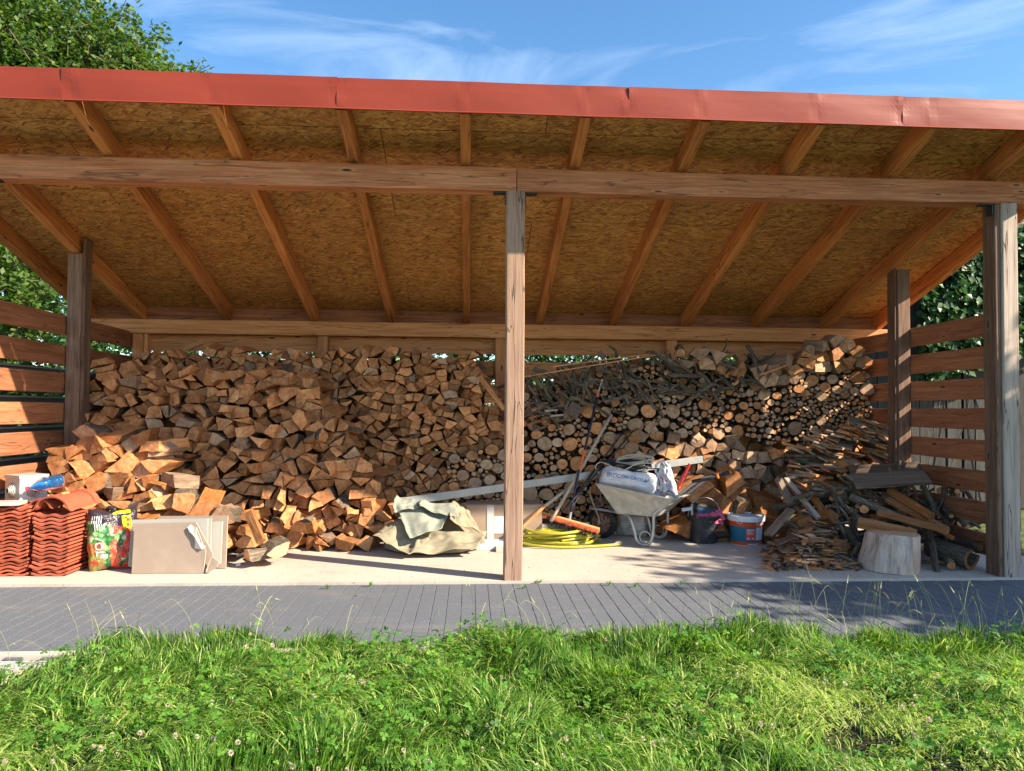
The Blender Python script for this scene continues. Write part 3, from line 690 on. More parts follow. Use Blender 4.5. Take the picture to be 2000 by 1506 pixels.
# bare scrape in the turf
hx, hy = onz(1690, 1440, .03).x, onz(1690, 1440, .03).y
dd = ((gx-hx)/.22)**2+((gy-hy)/.10)**2; hgt *= np.clip(dd, .12, 1)
wd = .0018+.0026*rng.random(n)
d = np.stack([np.cos(ang), np.sin(ang), np.zeros(n)], 1); sdv = np.stack([-np.sin(ang), np.cos(ang), np.zeros(n)], 1)
fa = rng.random(n)*np.pi; sdv = np.stack([np.cos(fa), np.sin(fa), np.zeros(n)], 1)
B = np.stack([gx, gy, gz(gx, gy)-.005], 1); up = np.array([0, 0, 1.])
def along(t): 
    th = lay*t*1.4
    return B+d*(hgt*t*np.sin(th))[:, None]+up*(hgt*t*np.cos(th*.85))[:, None]
p1, p2, p3 = along(.45), along(.8), along(1.08)
wv = wd[:, None]
V = np.stack([B-sdv*wv, B+sdv*wv, p1-sdv*wv*.9, p1+sdv*wv*.9, p2-sdv*wv*.6, p2+sdv*wv*.6, p3], 1).reshape(-1, 3)
b = (np.arange(n)*7)[:, None]
Fq = np.concatenate([b+np.array([[0, 1, 3, 2]]), b+np.array([[2, 3, 5, 4]])]); Ft = b+np.array([[4, 5, 6]])
tint = np.clip(.42+.24*rng.normal(size=n)+.38*pn2+.12*(gx > 1.5)*(gy < 3.6), 0, .8); dry = rng.random(n) < .09+.22*np.clip(pn2, 0, 1); tint[dry] = .85+.15*rng.random(dry.sum())
tag(np_mesh('grass', V, [Fq, Ft], M['grass'], tint=np.repeat(tint, 7)), 'long uncut green grass with dry straws laid over in patches', 'grass', kind='stuff')
# clover
n = 11000; x = rng.random(n)*9-4.2; y = 1.95+rng.random(n)**.9*2.4
cm = nz2(x, y, 1.6, 11.)+.25*(x < .6)+.12*rng.normal(size=n); ok = (y < edge(x)+.02) & (cm > .02) & (((x-hx)/.3)**2+((y-hy)/.13)**2 > 1); x, y = x[ok], y[ok]; n = len(x)
c = np.stack([x, y, gz(x, y)+.045+.06*rng.random(n)], 1); nr = unit(rng.normal(size=(n, 3))*.38+up); a0 = rng.random(n)*6.28
Pl, Dl, Nl, Sl, Tl = [], [], [], [], []; tt = np.clip(.45+.25*rng.normal(size=n), 0, 1); ss = .013+.013*rng.random(n)
for j in range(3):
    a = a0+j*2.094; dv = np.stack([np.cos(a), np.sin(a), np.zeros(n)], 1); Pl.append(c); Dl.append(dv); Nl.append(nr); Sl.append(ss); Tl.append(tt)
tag(leafmesh('clover', np.concatenate(Pl), np.concatenate(Sl), np.concatenate(Nl), np.concatenate(Dl), np.concatenate(Tl), M['clover'], asp=.48), 'low clover leaves spread through the grass', 'clover', kind='stuff')
# tall seeding stalks along the pavement edge
mb = MB()
for i in range(170):
    x = random.choice([uni(-2.4, 3.6), uni(1.4, 3.6)]); y = float(edge(x))-uni(-.02, .35); h = uni(.14, .36)*(1.15 if x > 1.8 else .85); a = uni(0, 6.28); l = uni(.03, .16)
    b0 = Vector((x, y, float(gz(x, y)))); t0 = rnd()
    pts = [b0, b0+Vector((l*.3*math.cos(a), l*.3*math.sin(a), h*.6)), b0+Vector((l*math.cos(a), l*math.sin(a), h))]
    if l > .11: pts.append(pts[-1]+Vector((.05*math.cos(a), .05*math.sin(a), -.02)))
    tube(mb, pts, lambda t: .0014*(1-.5*t), 3, sm=4, tint=t0)
    if i % 3 == 0: tube(mb, [pts[-1], pts[-1]+(pts[-1]-pts[-2]).normalized()*.05], lambda t: .0034*(1.05-t), 4, tint=t0, sm=2)
tag(mb.build('grass_stalks', M['straw_stem']), 'thin tall seeding stalks standing along the edge of the pavement', 'grass stalks', kind='stuff')
# weed tufts in the paver joints
for (px, py) in ((722, 1146), (1022, 1150), (1052, 1140), (1188, 1144), (1240, 1147), (1330, 1143), (640, 1150)):
    p = onz(px, py, -.02); mb = MB()
    for _ in range(14):
        a = uni(0, 6.28); l = uni(.02, .055); e_ = p+Vector((l*math.cos(a), l*.5*math.sin(a), uni(.01, .045)))
        s_ = Vector((-math.sin(a), math.cos(a), 0))*.004
        mb.add([p, (p+e_)/2-s_+Z*.01, e_, (p+e_)/2+s_+Z*.01], [[0, 1, 2, 3]], 0, None, uni(.3, .9))
    tag(mb.build('weed', M['clover']), 'small green weed tuft sprouting from the paver joints at the slab edge', 'weed', 'weed tufts at the slab edge')
# clover flowers
def flower_mesh():
    mb = MB(); tube(mb, [Vector((0, 0, 0)), Vector((.004, .002, .05)), Vector((0, 0, .10))], .0013, 4, mat=1, sm=2)
    for k in range(34):
        th = math.acos(1-1.75*(k+.5)/34); ph = k*2.399; dv = Vector((math.sin(th)*math.cos(ph), math.sin(th)*math.sin(ph), math.cos(th)))
        b0 = Vector((0, 0, .10))+dv*.004; s_ = dv.cross(Vector((.3, .2, 1))).normalized()*.0022; e_ = b0+dv*.0095+Vector((0, 0, .001))
        mb.add([b0, (b0+e_)/2+s_, e_, (b0+e_)/2-s_], [[0, 1, 2, 3]], 0, None, uni(.2, 1))
    return mb.build('clover_flower', [M['petal_white'], M['stem_green']], None, Vector((0, 0, 0)))
fl = flower_mesh(); first = True
for i in range(95):
    px, py = uni(0, 2000), 1506-250*rnd()**1.6
    if i < 14: px, py = uni(250, 2000), uni(1235, 1290)
    p = onz(px, py, .08)
    if p.y > edge(p.x)-.03: continue
    o = fl if first else fl.copy()
    if not first: COL.objects.link(o)
    first = False; s = uni(.6, 1.0)
    o.location = (p.x, p.y, float(gz(p.x, p.y))+uni(-.02, .02)); o.scale = (s, s, s); o.rotation_euler = (uni(-.3, .3), uni(-.3, .3), uni(0, 6))
    tag(o, 'small round white clover flower head standing in the lawn grass', 'clover flower', 'white clover flowers scattered over the lawn')

# ================================================================ THE WOOD
def clip_cell(c, nb, big=.6):
    poly = [(-big, -big), (big, -big), (big, big), (-big, big)]
    for q in nb:
        mx_, my_ = (q[0]-c[0])/2, (q[1]-c[1])/2; out_ = []
        for i in range(len(poly)):
            a, b = poly[i], poly[(i+1) % len(poly)]
            da = (a[0]-mx_)*mx_+(a[1]-my_)*my_; db = (b[0]-mx_)*mx_+(b[1]-my_)*my_
            if da <= 0: out_.append(a)
            if (da < 0) != (db < 0) and da != db:
                t = da/(da-db); out_.append((a[0]+(b[0]-a[0])*t, a[1]+(b[1]-a[1])*t))
        poly = out_
        if len(poly) < 3: return []
    return poly
def inside(p, poly):
    x, y = p; r = False
    for i in range(len(poly)):
        (x1, y1), (x2, y2) = poly[i], poly[i-1]
        if (y1 > y) != (y2 > y) and x < (x2-x1)*(y-y1)/(y2-y1)+x1: r = not r
    return r
def area(p): return abs(sum(p[i-1][0]*p[i][1]-p[i][0]*p[i-1][1] for i in range(len(p))))/2
def cells(poly, r, asp=1.25, rot=0., split=.4, tries=9000):
    """irregular convex pieces packed into an outline; r = spacing"""
    cs, sn = math.cos(rot), math.sin(rot)
    fw_ = lambda p: ((p[0]*cs+p[1]*sn)/asp, -p[0]*sn+p[1]*cs)
    bw_ = lambda p: (p[0]*asp*cs-p[1]*sn, p[0]*asp*sn+p[1]*cs)
    Q = [fw_(p) for p in poly]; x0, x1 = min(p[0] for p in Q)-r*2, max(p[0] for p in Q)+r*2; y0, y1 = min(p[1] for p in Q)-r*2, max(p[1] for p in Q)+r*2
    g = {}; P_ = []
    n = int((x1-x0)*(y1-y0)/(r*r)*9)
    for _ in range(n):
        p = (uni(x0, x1), uni(y0, y1)); k = (int(p[0]//r), int(p[1]//r)); rr = r*random.choice((.72, .9, 1., 1.25))*uni(.92, 1.08)
        if all((p[0]-q[0])**2+(p[1]-q[1])**2 > rr*rr for i in (-2, -1, 0, 1, 2) for j in (-2, -1, 0, 1, 2) for q in g.get((k[0]+i, k[1]+j), [])):
            g.setdefault(k, []).append(p); P_.append(p)
    res = []
    for p in P_:
        w_ = bw_(p)
        if not inside(w_, poly): continue
        k = (int(p[0]//r), int(p[1]//r)); nb = sorted([q for i in (-3, -2, -1, 0, 1, 2, 3) for j in (-3, -2, -1, 0, 1, 2, 3) for q in g.get((k[0]+i, k[1]+j), []) if q is not p], key=lambda q: (q[0]-p[0])**2+(q[1]-p[1])**2)[:16]
        c = clip_cell(p, nb, r*1.1)
        if len(c) < 3: continue
        c = [bw_(q) for q in c]; parts_ = [c]
        if rnd() < split:                                    # cleave it with one axe blow
            a = uni(0, math.pi); nx_, ny_ = math.cos(a), math.sin(a); o_ = uni(-.12, .12)*r; A, B = [], []
            for i in range(len(c)):
                u, v = c[i], c[(i+1) % len(c)]; du, dv = u[0]*nx_+u[1]*ny_-o_, v[0]*nx_+v[1]*ny_-o_
                (A if du <= 0 else B).append(u)
                if du*dv < 0:
                    t = du/(du-dv); m = (u[0]+(v[0]-u[0])*t, u[1]+(v[1]-u[1])*t); A.append(m); B.append(m)
            if len(A) > 2 and len(B) > 2 and min(area(A), area(B)) > .18*r*r: parts_ = [A, B]
        for c in parts_:
            mx_, my_ = sum(q[0] for q in c)/len(c), sum(q[1] for q in c)/len(c)
            res.append(((w_[0]+mx_, w_[1]+my_), [(q[0]-mx_, q[1]-my_) for q in c]))
    return res
def simplify(poly, mn):
    o = []
    for p in poly:
        if not o or math.hypot(p[0]-o[-1][0], p[1]-o[-1][1]) > mn: o.append(p)
    if len(o) > 3 and math.hypot(o[0][0]-o[-1][0], o[0][1]-o[-1][1]) < mn: o.pop()
    return o
def log_geo(mb, poly, C, axis, length, rolled=0., style='brown', tint=None, bark=.3, shrink=.93, rough=.006, round_=False):
    """one piece of firewood: poly = outline of the cut end, C = centre of the end, axis = direction it runs back"""
    d, a, b = frame(axis); tint = rnd() if tint is None else tint
    a = -a if a.x < 0 else a; b = a.cross(d); b = -b if b.z < 0 else b
    E, S = {'brown': (0, 1), 'grey': (3, 4), 'fresh': (5, 6)}[style]
    pts = []
    if not round_:
        poly = simplify(poly, .012)
        tgt = random.choice((3, 4, 4, 4, 5))
        while len(poly) > tgt:
            k = min(range(len(poly)), key=lambda i: abs((poly[i][0]-poly[i-1][0])*(poly[(i+1) % len(poly)][1]-poly[i-1][1])-(poly[i][1]-poly[i-1][1])*(poly[(i+1) % len(poly)][0]-poly[i-1][0])))
            poly.pop(k)
        shrink *= 1.07
        n = len(poly); isb = [False]*n
        if rnd() < bark:
            k = random.randrange(n)
            for j in range(random.choice((1, 1, 2))): isb[(k+j) % n] = True
        for i in range(n):
            p, q = poly[i], poly[(i+1) % n]; L_ = math.hypot(q[0]-p[0], q[1]-p[1])
            pts.append((p[0]*shrink, p[1]*shrink, isb[i]))
            m = 1 if L_ < .07 else 2
            for j in range(m):
                t = (j+1)/(m+1); o_ = uni(-.05, .045)*L_ + (.07*L_ if isb[i] else 0)
                nx_, ny_ = (q[1]-p[1])/L_, -(q[0]-p[0])/L_
                if (p[0]*nx_+p[1]*ny_) < 0: nx_, ny_ = -nx_, -ny_
                pts.append(((p[0]+(q[0]-p[0])*t)*shrink+nx_*o_, (p[1]+(q[1]-p[1])*t)*shrink+ny_*o_, isb[i]))
    else: pts = [(p[0], p[1], True) for p in poly]
    n = len(pts); vs, lc, fs, ms = [], [], [], []
    pith = random.choice(pts)[:2] if not round_ else (0, 0); off = uni(0, 40); ph = (uni(-3, 3), uni(-3, 3))
    if not round_ and rnd() < .5: pith = (pith[0]*1.5, pith[1]*1.5)
    sl = (uni(-.42, .42), uni(-.42, .42)) if not round_ else (uni(-.12, .12), uni(-.12, .12))
    for r_, (s_, k) in enumerate(((0, 1.), (.035 if not round_ else .02, 1.015), (.5, uni(.95, 1.04)), (1., uni(.82, 1.02)))):
        tw = (uni(-.05, .05)+0.)*r_*.3; wx, wy = uni(-.006, .006)*r_, uni(-.006, .006)*r_
        for (x, y, _) in pts:
            jx, jy = (uni(-rough, rough), uni(-rough, rough)) if 0 < r_ else (0, 0)
            X_, Y_ = (x*math.cos(tw)-y*math.sin(tw))*k+jx*.6+wx, (x*math.sin(tw)+y*math.cos(tw))*k+jy*.6+wy
            dep = s_*length+((x*sl[0]+y*sl[1])+uni(-.003, .003) if r_ < 2 else 0)
            vs.append(C+d*dep+a*X_+b*Y_); lc.append((s_*length+off, X_-pith[0], Y_-pith[1]))
    vs.append(C+d*uni(-.006, .004)); lc.append((off, -pith[0], -pith[1])); ci = len(vs)-1
    vs.append(C+d*length); lc.append((off+length, -pith[0], -pith[1]))
    for i in range(n): fs.append([ci, i, (i+1) % n]); ms.append(E)
    for r_ in range(3):
        for i in range(n):
            j = (i+1) % n; fs.append([r_*n+i, (r_+1)*n+i, (r_+1)*n+j, r_*n+j]); ms.append(2 if pts[i][2] else S)
    for i in range(n): fs.append([ci+1, 3*n+(i+1) % n, 3*n+i]); ms.append(E)
    mb.add(vs, fs, ms, lc, tint); return mb
LOGS = []            # (apparent size, kind, name, MB, label, cat, group)
STUFF = {}
def tone_word(st, t):
    return {'brown': ('dark brown', 'mid brown', 'light brown'), 'grey': ('dark grey', 'grey', 'pale grey'), 'fresh': ('deep orange', 'orange', 'pale orange')}[st][0 if t < .33 else 1 if t < .66 else 2]
def vh(px, py, x0, x1, y0, y1):
    f = (px-x0)/(x1-x0); g = (py-y0)/(y1-y0)
    return ('top' if g < .15 else 'upper' if g < .35 else 'middle' if g < .55 else 'low' if g < .78 else 'bottom'), ('far left' if f < .12 else 'left' if f < .3 else 'centre left' if f < .5 else 'centre right' if f < .7 else 'right' if f < .88 else 'far right')
def pile(region, Y0, k, r, where, style=lambda: 'brown', asp=1.25, rot=0., split=.4, prot=.05, yaw=9, length=(.30, .36), bark=.3, kind='split_log', group='split firewood logs stacked in the shed', small=False, yawb=0., shr=(.80, .95), rough=.007, mask=None, tl=(0, 1)):
    W = [lean(px, py, Y0, k) for px, py in region]; poly = [(p.x, p.z) for p in W]
    x0, x1 = min(p[0] for p in region), max(p[0] for p in region); y0, y1 = min(p[1] for p in region), max(p[1] for p in region)
    for (cx_, cz_), c in cells(poly, r, asp, rot, split):
        if mask and mask(cx_, cz_): continue
        Yc = Y0+k*cz_; C = Vector((cx_, Yc-uni(0, prot) - (uni(0, .06) if rnd() < .12 else 0), max(cz_, .03)))
        lo = min(q[1] for q in c)
        if C.z+lo*.93 < .005: C.z = .005-lo*.93
        big = 2.6 if rnd() < .10 else 1; ya = R(uni(-yaw, yaw)*big+yawb); pt = R(uni(-yaw, yaw)*.6)
        ax = Vector((math.sin(ya), math.cos(ya)*math.cos(pt), math.sin(pt))); st = style(); t = uni(*tl)
        mb = MB(); log_geo(mb, c, C, ax, uni(*length), 0, st, t, bark, uni(*shr), rough)
        px, py, z = proj(C); h, s = vh(px, py, x0, x1, y0, y1)
        xs = [q[0] for q in c]; zs = [q[1] for q in c]; ra = (max(xs)-min(xs))/max(.01, max(zs)-min(zs))
        shp = 'flat' if ra > 1.7 else 'upright' if ra < .75 else ('wedge shaped' if len(simplify(c, .02)) <= 4 else 'chunky')
        LOGS.append((area(c)/z**2, kind, mb, f'{tone_word(st, t)} {shp} split log, {h} {s}, {where}', 'firewood log', group))
def rounds(region, Y0, k, rad, where, prot=.05, n=5000, style=None, rmin=.012, length=(.28, .34), first=()):
    W = [lean(px, py, Y0, k) for px, py in region]; poly = [(p.x, p.z) for p in W]
    xs = [p[0] for p in poly]; zs = [p[1] for p in poly]; pl = list(first); nf = len(pl)
    x0, x1 = min(p[0] for p in region), max(p[0] for p in region); y0, y1 = min(p[1] for p in region), max(p[1] for p in region)
    for _ in range(n):
        p = (uni(min(xs), max(xs)), uni(min(zs), max(zs)))
        if not inside(p, poly): continue
        m = rad(p) if _ < n*.5 else rmin*2.2; dmin = min([math.hypot(p[0]-q[0], p[1]-q[1])-q[2] for q in pl] or [9])
        if dmin < rmin: continue
        if dmin > m*1.0 or dmin > m*.8: r = min(m, dmin)
        else:
            if _ < n*.6: continue
            r = dmin
        if p[1]-r < .005: continue
        pl.append((p[0], p[1], r*.99))
    for (x, z, r) in pl[nf:]:
        C = Vector((x, Y0+k*z-uni(0, prot), z)); nn = 14 if r > .04 else 9 if r > .02 else 7
        e = uni(.82, 1.0); ro = uni(0, 3.14); c = []
        for i in range(nn):
            a = i*math.tau/nn; q = r*(1+.05*math.sin(2*a+ro)+.035*math.sin(3*a+ro*2)+uni(-.025, .025)); c.append((q*math.cos(a), q*e*math.sin(a)))
        yaw = R(uni(-8, 8)*(2.2 if rnd() < .15 else 1)); st = style() if style else random.choice(('brown', 'grey', 'grey', 'brown', 'grey')); t = uni(.25, 1)
        mb = MB(); log_geo(mb, c, C, Vector((math.sin(yaw), 1, uni(-.08, .08))), uni(*length), 0, st, t, 1, 1, .004, True)
        px, py, zc = proj(C); h, s = vh(px, py, x0, x1, y0, y1)
        sz = 'thick' if r > .055 else 'medium' if r > .03 else 'thin'
        LOGS.append((math.pi*r*r/zc**2, 'round_log', mb, f'{sz} {tone_word(st, t)} round log, {h} {s}, {where}', 'round log', 'round logs stacked in the right bay'))
    return pl
def slab(p, q, w_, t_, style='splitgrey', name='kindling', label='', cat='wood slat', group=None, up=Z, tint=None, tap=.0, mat=None):
    mb = MB(); p, q = Vector(p), Vector(q); n = 4; secs = []; ln = uni(0, 1)
    mi = {'splitgrey': (4, 3), 'split': (1, 0), 'bark': (2, 0), 'fresh': (6, 5)}[style]
    for i in range(n+1):
        f = 1-tap*i/n; secs.append([((x*f+uni(-.06, .06)*w_*.4), y*f+uni(-.1, .1)*t_*.5) for x, y in [(-w_/2, -t_/2), (0, -t_*.55), (w_/2, -t_/2), (w_/2*.96, t_/2), (0, t_*.52), (-w_/2*.96, t_/2)]])
    sweep(mb, [p.lerp(q, i/n) for i in range(n+1)], secs, mi[0] if mat is None else 0, mi[1] if mat is None else 0, rnd() if tint is None else tint, up=up)
    return tag(mb.build(name, LOGM if mat is None else mat), label, cat, group)

br = lambda p=.18: (lambda: 'grey' if rnd() < p else 'brown')
# --- left bay, rear row
def hidden(x, z): return False
pile([(250, 698), (330, 688), (470, 687), (560, 690), (640, 694), (690, 686), (770, 682), (840, 688), (930, 697), (955, 740), (975, 800), (985, 850), (990, 1060), (740, 1060), (560, 830), (280, 770)],
     7.86, .05, .087, 'rear row by the centre post', br(.07), 1.3, 0, .5, .13, 18, (.30, .35))
# --- left bay, front row, leaning back
pile([(148, 900), (162, 770), (178, 722), (225, 712), (300, 728), (420, 712), (470, 720), (540, 738), (575, 715), (628, 745), (640, 800), (690, 868), (738, 925), (772, 990), (768, 1045), (742, 1066), (600, 1072), (440, 1085), (300, 1085), (130, 1085)],
     7.10, .27, .112, 'front row, left bay', br(.05), 1.28, .12, .5, .20, 22, (.28, .34), yawb=-4)
# --- the tumbled heap in front of it
pile([(95, 905), (130, 870), (175, 835), (250, 835), (325, 865), (335, 925), (400, 950), (440, 985), (460, 1000), (455, 1085), (180, 1085), (100, 1000)],
     6.45, .40, .115, 'tumbled heap behind the tiles', lambda: random.choice(('fresh', 'brown', 'fresh', 'brown', 'grey')), 1.3, .15, .35, .16, 26, (.28, .33), bark=.45, shr=(.92, 1.05), rough=.01, tl=(.1, .9))
# --- right bay
G = 'the right bay wall of wood'
R1 = rounds([(1085, 815), (1200, 782), (1340, 762), (1460, 750), (1560, 765), (1560, 860), (1500, 866), (1440, 850), (1330, 846), (1250, 828), (1195, 850), (1170, 935), (1020, 950), (1020, 872)], 7.92, 0,
            lambda p: (uni(.055, .095) if p[0] < 2.2 and rnd() < .6 else uni(.05, .085) if rnd() < .25 else uni(.022, .048)), 'round stack behind the barrow')
R2 = rounds([(1555, 770), (1690, 758), (1700, 812), (1650, 850), (1560, 875)], 7.90, 0, lambda p: uni(.05, .075) if rnd() < .2 else uni(.016, .036), 'thin wood by the right wall', n=5000, first=R1)
rounds([(1020, 940), (1170, 925), (1175, 1060), (1020, 1060)], 7.86, 0, lambda p: uni(.065, .10) if rnd() < .7 else uni(.03, .05), 'low rounds right of the centre post')
rounds([(870, 895), (990, 870), (990, 1000), (900, 1000)], 7.72, 0, lambda p: uni(.055, .075), 'rounds left of the centre post', n=900)
pile([(1185, 845), (1250, 830), (1330, 850), (1440, 856), (1500, 868), (1560, 880), (1565, 940), (1530, 1060), (1175, 1060), (1178, 930)],
     7.88, 0, .118, 'quartered logs behind the wheelbarrow', lambda: 'grey' if rnd() < .8 else 'brown', 1.1, 0, .35, .10, 12, bark=.2)
rounds([(1540, 725), (1610, 705), (1690, 700), (1697, 765), (1600, 776), (1540, 770)], 7.86, 0, lambda p: uni(.05, .085), 'top corner by the right wall', n=2500)
pile([(1320, 688), (1390, 690), (1440, 715), (1490, 718), (1540, 690), (1590, 668), (1650, 656), (1680, 690), (1690, 712), (1600, 718), (1530, 745), (1460, 745), (1400, 720), (1320, 712)],
     7.80, 0, .115, 'crest of the right stack', lambda: 'brown' if rnd() < .5 else 'grey', 1.3, .2, .3, .08, 16, bark=.4, shr=(.85, 1.0))
# rough fresh splits behind the buckets
pile([(1330, 985), (1350, 940), (1390, 915), (1440, 925), (1495, 965), (1525, 995), (1530, 1052), (1440, 1060), (1330, 1055)],
     7.40, .25, .16, 'rough splits behind the buckets', lambda: random.choice(('fresh', 'brown', 'fresh')), 1.35, -.1, .3, .14, 30, (.30, .36), bark=.5, shr=(.95, 1.1), rough=.014, tl=(0, .75))
def branch(p, q, r, name='branch', label='', cat='branch', group=None, bend=.12, style='bark', seg=5, tint=None, fork=0, n=7, end='end', straight=False):
    p, q = Vector(p), Vector(q); L_ = (q-p).length; pts = [p.lerp(q, i/seg) for i in range(seg+1)]
    for i in range(1, seg): pts[i] += Vector((uni(-1, 1), uni(-1, 1), uni(-1, 1)))*L_*bend*.5
    mb = MB(); em = {'end': 0, 'grey': 3, 'fresh': 5}[end]; t = rnd() if tint is None else tint
    tube(mb, pts, lambda t_: r*(1-.25*t_), n, mat=2, endmat=em, tint=t, sm=2, j=.07)
    for _ in range(fork):
        i = random.randrange(1, seg); s_ = pts[i]; e_ = s_+Vector((uni(-1, 1), uni(-.4, .1), uni(-1, 1))).normalized()*uni(.05, .16)
        tube(mb, [s_, (s_+e_)/2+Vector((uni(-.01, .01), 0, uni(-.01, .01))), e_], r*.5, 5, mat=2, endmat=em, tint=t, sm=2)
    o = mb.build(name, LOGM); return tag(o, label, cat, group)
# --- branches on top of the right stack
rounds([(1020, 850), (1020, 765), (1100, 745), (1190, 722), (1300, 706), (1480, 712), (1560, 735), (1500, 755), (1340, 765), (1200, 785), (1085, 818)], 8.0, 0, lambda p: uni(.02, .055), 'tangle atop the right stack', n=2500)
for i in range(110):
    px = uni(1030, 1490); top = 706+max(0, (1150-px))*.30-(8 if px > 1250 else 0); low = 795-max(0, px-1180)*.13+max(0, 1120-px)*.5
    py = uni(top, low); C = at(px, py, uni(7.78, 7.98)); a = R(random.gauss(-38, 30) if rnd() < .75 else uni(-60, 40)); L_ = uni(.10, .26)
    dv = Vector((math.cos(a), uni(-.35, .35), math.sin(a))); r = uni(.009, .027)
    s = ('far left', 'left', 'centre left', 'centre right', 'right', 'far right')[min(5, int((px-1030)/77))]+(' upper' if py < (top+low)/2 else ' lower'); th = 'thin' if r < .012 else 'stout'
    dr = 'steep' if abs(math.sin(a)) > .75 else 'slanting' if abs(math.sin(a)) > .35 else 'nearly level'
    C.y -= 0; branch(C-dv*L_, C+dv*L_, r, 'branch', f'{th} {dr} branch, {s} part of the tangle on the right stack', 'branch', 'branches tangled on top of the right stack', fork=random.choice((0, 1, 2)), tint=uni(.3, 1), end='grey')
# keep the 300 largest of each kind as things, the rest as one object
for kind, rest_name, rl in (('split_log', 'small_split_logs', 'smaller split logs and wedges filling in between the larger stacked ones'), ('round_log', 'thin_round_logs', 'mass of thin round sticks filling in between the larger round logs')):
    L_ = sorted([l for l in LOGS if l[1] == kind], key=lambda l: -l[0]); print(kind, len(L_))
    for l in L_[:299]: tag(l[2].build(kind, LOGM), l[3], l[4], l[5])
    if L_[299:]:
        mb = MB()
        for l in L_[299:]: b_ = l[2]; mb.add(b_.v, b_.f, b_.m, b_.lc, b_.t)
        tag(mb.build(rest_name, LOGM), rl, 'firewood', kind='stuff')
# the unseen wood behind, closing the gaps
mb = MB()
def filler(region, Y0, k, r, L_=.3):
    W = [lean(px, py, Y0, k) for px, py in region]
    for (cx_, cz_), c in cells([(p.x, p.z) for p in W], r, 1.2, 0, 0):
        log_geo(mb, c, Vector((cx_, Y0+k*cz_+uni(0, .05), max(.06, cz_))), Vector((uni(-.1, .1), 1, 0)), L_, 0, 'brown', uni(0, .6), .4, .93)
filler([(270, 720), (460, 712), (640, 715), (780, 700), (940, 720), (985, 850), (985, 1030), (150, 1030), (170, 780)], 8.12, 0, .15, .36)
filler([(170, 790), (300, 745), (540, 760), (625, 800), (720, 960), (740, 1040), (150, 1040)], 7.40, .27, .16)
filler([(1025, 745), (1200, 715), (1300, 708), (1480, 715), (1600, 710), (1680, 710), (1690, 1010), (1025, 1030)], 8.14, 0, .15, .34)
filler([(140, 900), (320, 900), (430, 1000), (430, 1060), (140, 1050)], 6.75, .4, .17)
tag(mb.build('rear_firewood', LOGM), 'firewood packed deeper in the stacks, glimpsed through the dark gaps', 'firewood', kind='stuff')

for (px, py) in ((1330, 690), (1360, 705), (1450, 700), (1395, 712)):
    C = at(px, py, 7.85); branch(C, C+Vector((uni(-.3, .3), .3, uni(-.05, .12))), .05, 'branch', 'thick bark covered limb lying on the ridge of the right stack', 'branch', 'thick limbs on the ridge of the right stack', n=10)
# hollow log on the right stack
C = at(1432, 738, 7.78); mb = MB(); n = 16; vs, lc, fs, ms = [], [], [], []
for (r_, y, f) in ((.082, 0, 1), (.085, .32, 1), (.055, .32, 1), (.052, 0, 1)):
    for i in range(n):
        a = -2.1+4.9*i/(n-1)+.1; q = r_*(1+.06*math.sin(3*a)+uni(-.03, .03)); vs.append(C+Vector((q*math.cos(a+.2), y, q*math.sin(a+.2)))); lc.append((y, q*math.cos(a), q*math.sin(a)))
for j, m_ in ((0, 2), (1, 0), (2, 2), (3, 0)):
    for i in range(n-1): a_, b_ = j*n, ((j+1) % 4)*n; fs.append([a_+i, a_+i+1, b_+i+1, b_+i]); ms.append(m_)
mb.add(vs, fs, ms, lc, .7); tag(mb.build('hollow_log', LOGM), 'hollow open log with a dark arch shaped hole in the upper right stack', 'round log')
# square grey beam end and the small slats beside it
C = at(1122, 801, 7.80); mb = MB(); timber(mb, C, C+Vector((.03, .35, .01)), .15, .145, .3, up=Vector((.55, 0, .83))); tag(mb.build('beam_offcut', M['oldplank']), 'square dark grey beam offcut turned on its corner in the right stack', 'beam offcut')
C = at(1100, 785, 7.86); mb = MB(); timber(mb, C, C+Vector((.0, .3, .01)), .11, .09, .3, up=Vector((.55, 0, .83))); tag(mb.build('beam_offcut', M['board']), 'smaller brown beam offcut behind the square grey one', 'beam offcut')
for (px, py, c) in ((1072, 802, 'postgrey'), (1083, 812, 'postgrey'), (1065, 816, 'oldplank'), (1045, 800, 'board'), (1040, 815, 'board'), (1055, 790, 'oldplank'), (1035, 828, 'board'), (1050, 838, 'oldplank'), (1092, 822, 'oldplank'), (1030, 790, 'oldplank')):
    C = at(px, py, 7.82); a = R(uni(5, 35)); dv = Vector((math.cos(a), .5, math.sin(a)*.6)); mb = MB(); timber(mb, C-dv*.045, C+dv*.10, .02, .022, uni(.4, 1), seg=2, c=.002)
    tag(mb.build('batten_offcut', M[c]), ('pale grey' if c == 'postgrey' else 'dark grey' if c == 'oldplank' else 'reddish brown')+' batten offcut beside the square beam end in the right stack', 'batten', 'short batten offcuts right of the centre post')
# long thin laths leaning over the right stack
for a, b, w_, l in (((1000, 740), (1290, 692), .032, 'long pale yellow lath laid across the top of the right stack'), ((1080, 716), (1282, 690), .02, 'thin pale lath lying just above the longer yellow one')):
    p, q = at(*a, 7.76), at(*b, 7.80); slab(p, q, w_, .012, 'split', 'lath', l, 'lath', 'laths across the right stack', tint=1.)
p, q = at(1130, 712, 7.84), at(1164, 700, 7.84); slab(p, q, .05, .02, 'splitgrey', 'kindling', 'short grey board end poking above the yellow lath', 'wood slat', tint=.9)
p, q = at(1484, 732, 7.66), at(1540, 712, 7.72); slab(p, q, .03, .02, 'split', 'lath', 'short pale lath resting near the top right of the round logs', 'lath', tint=.9)
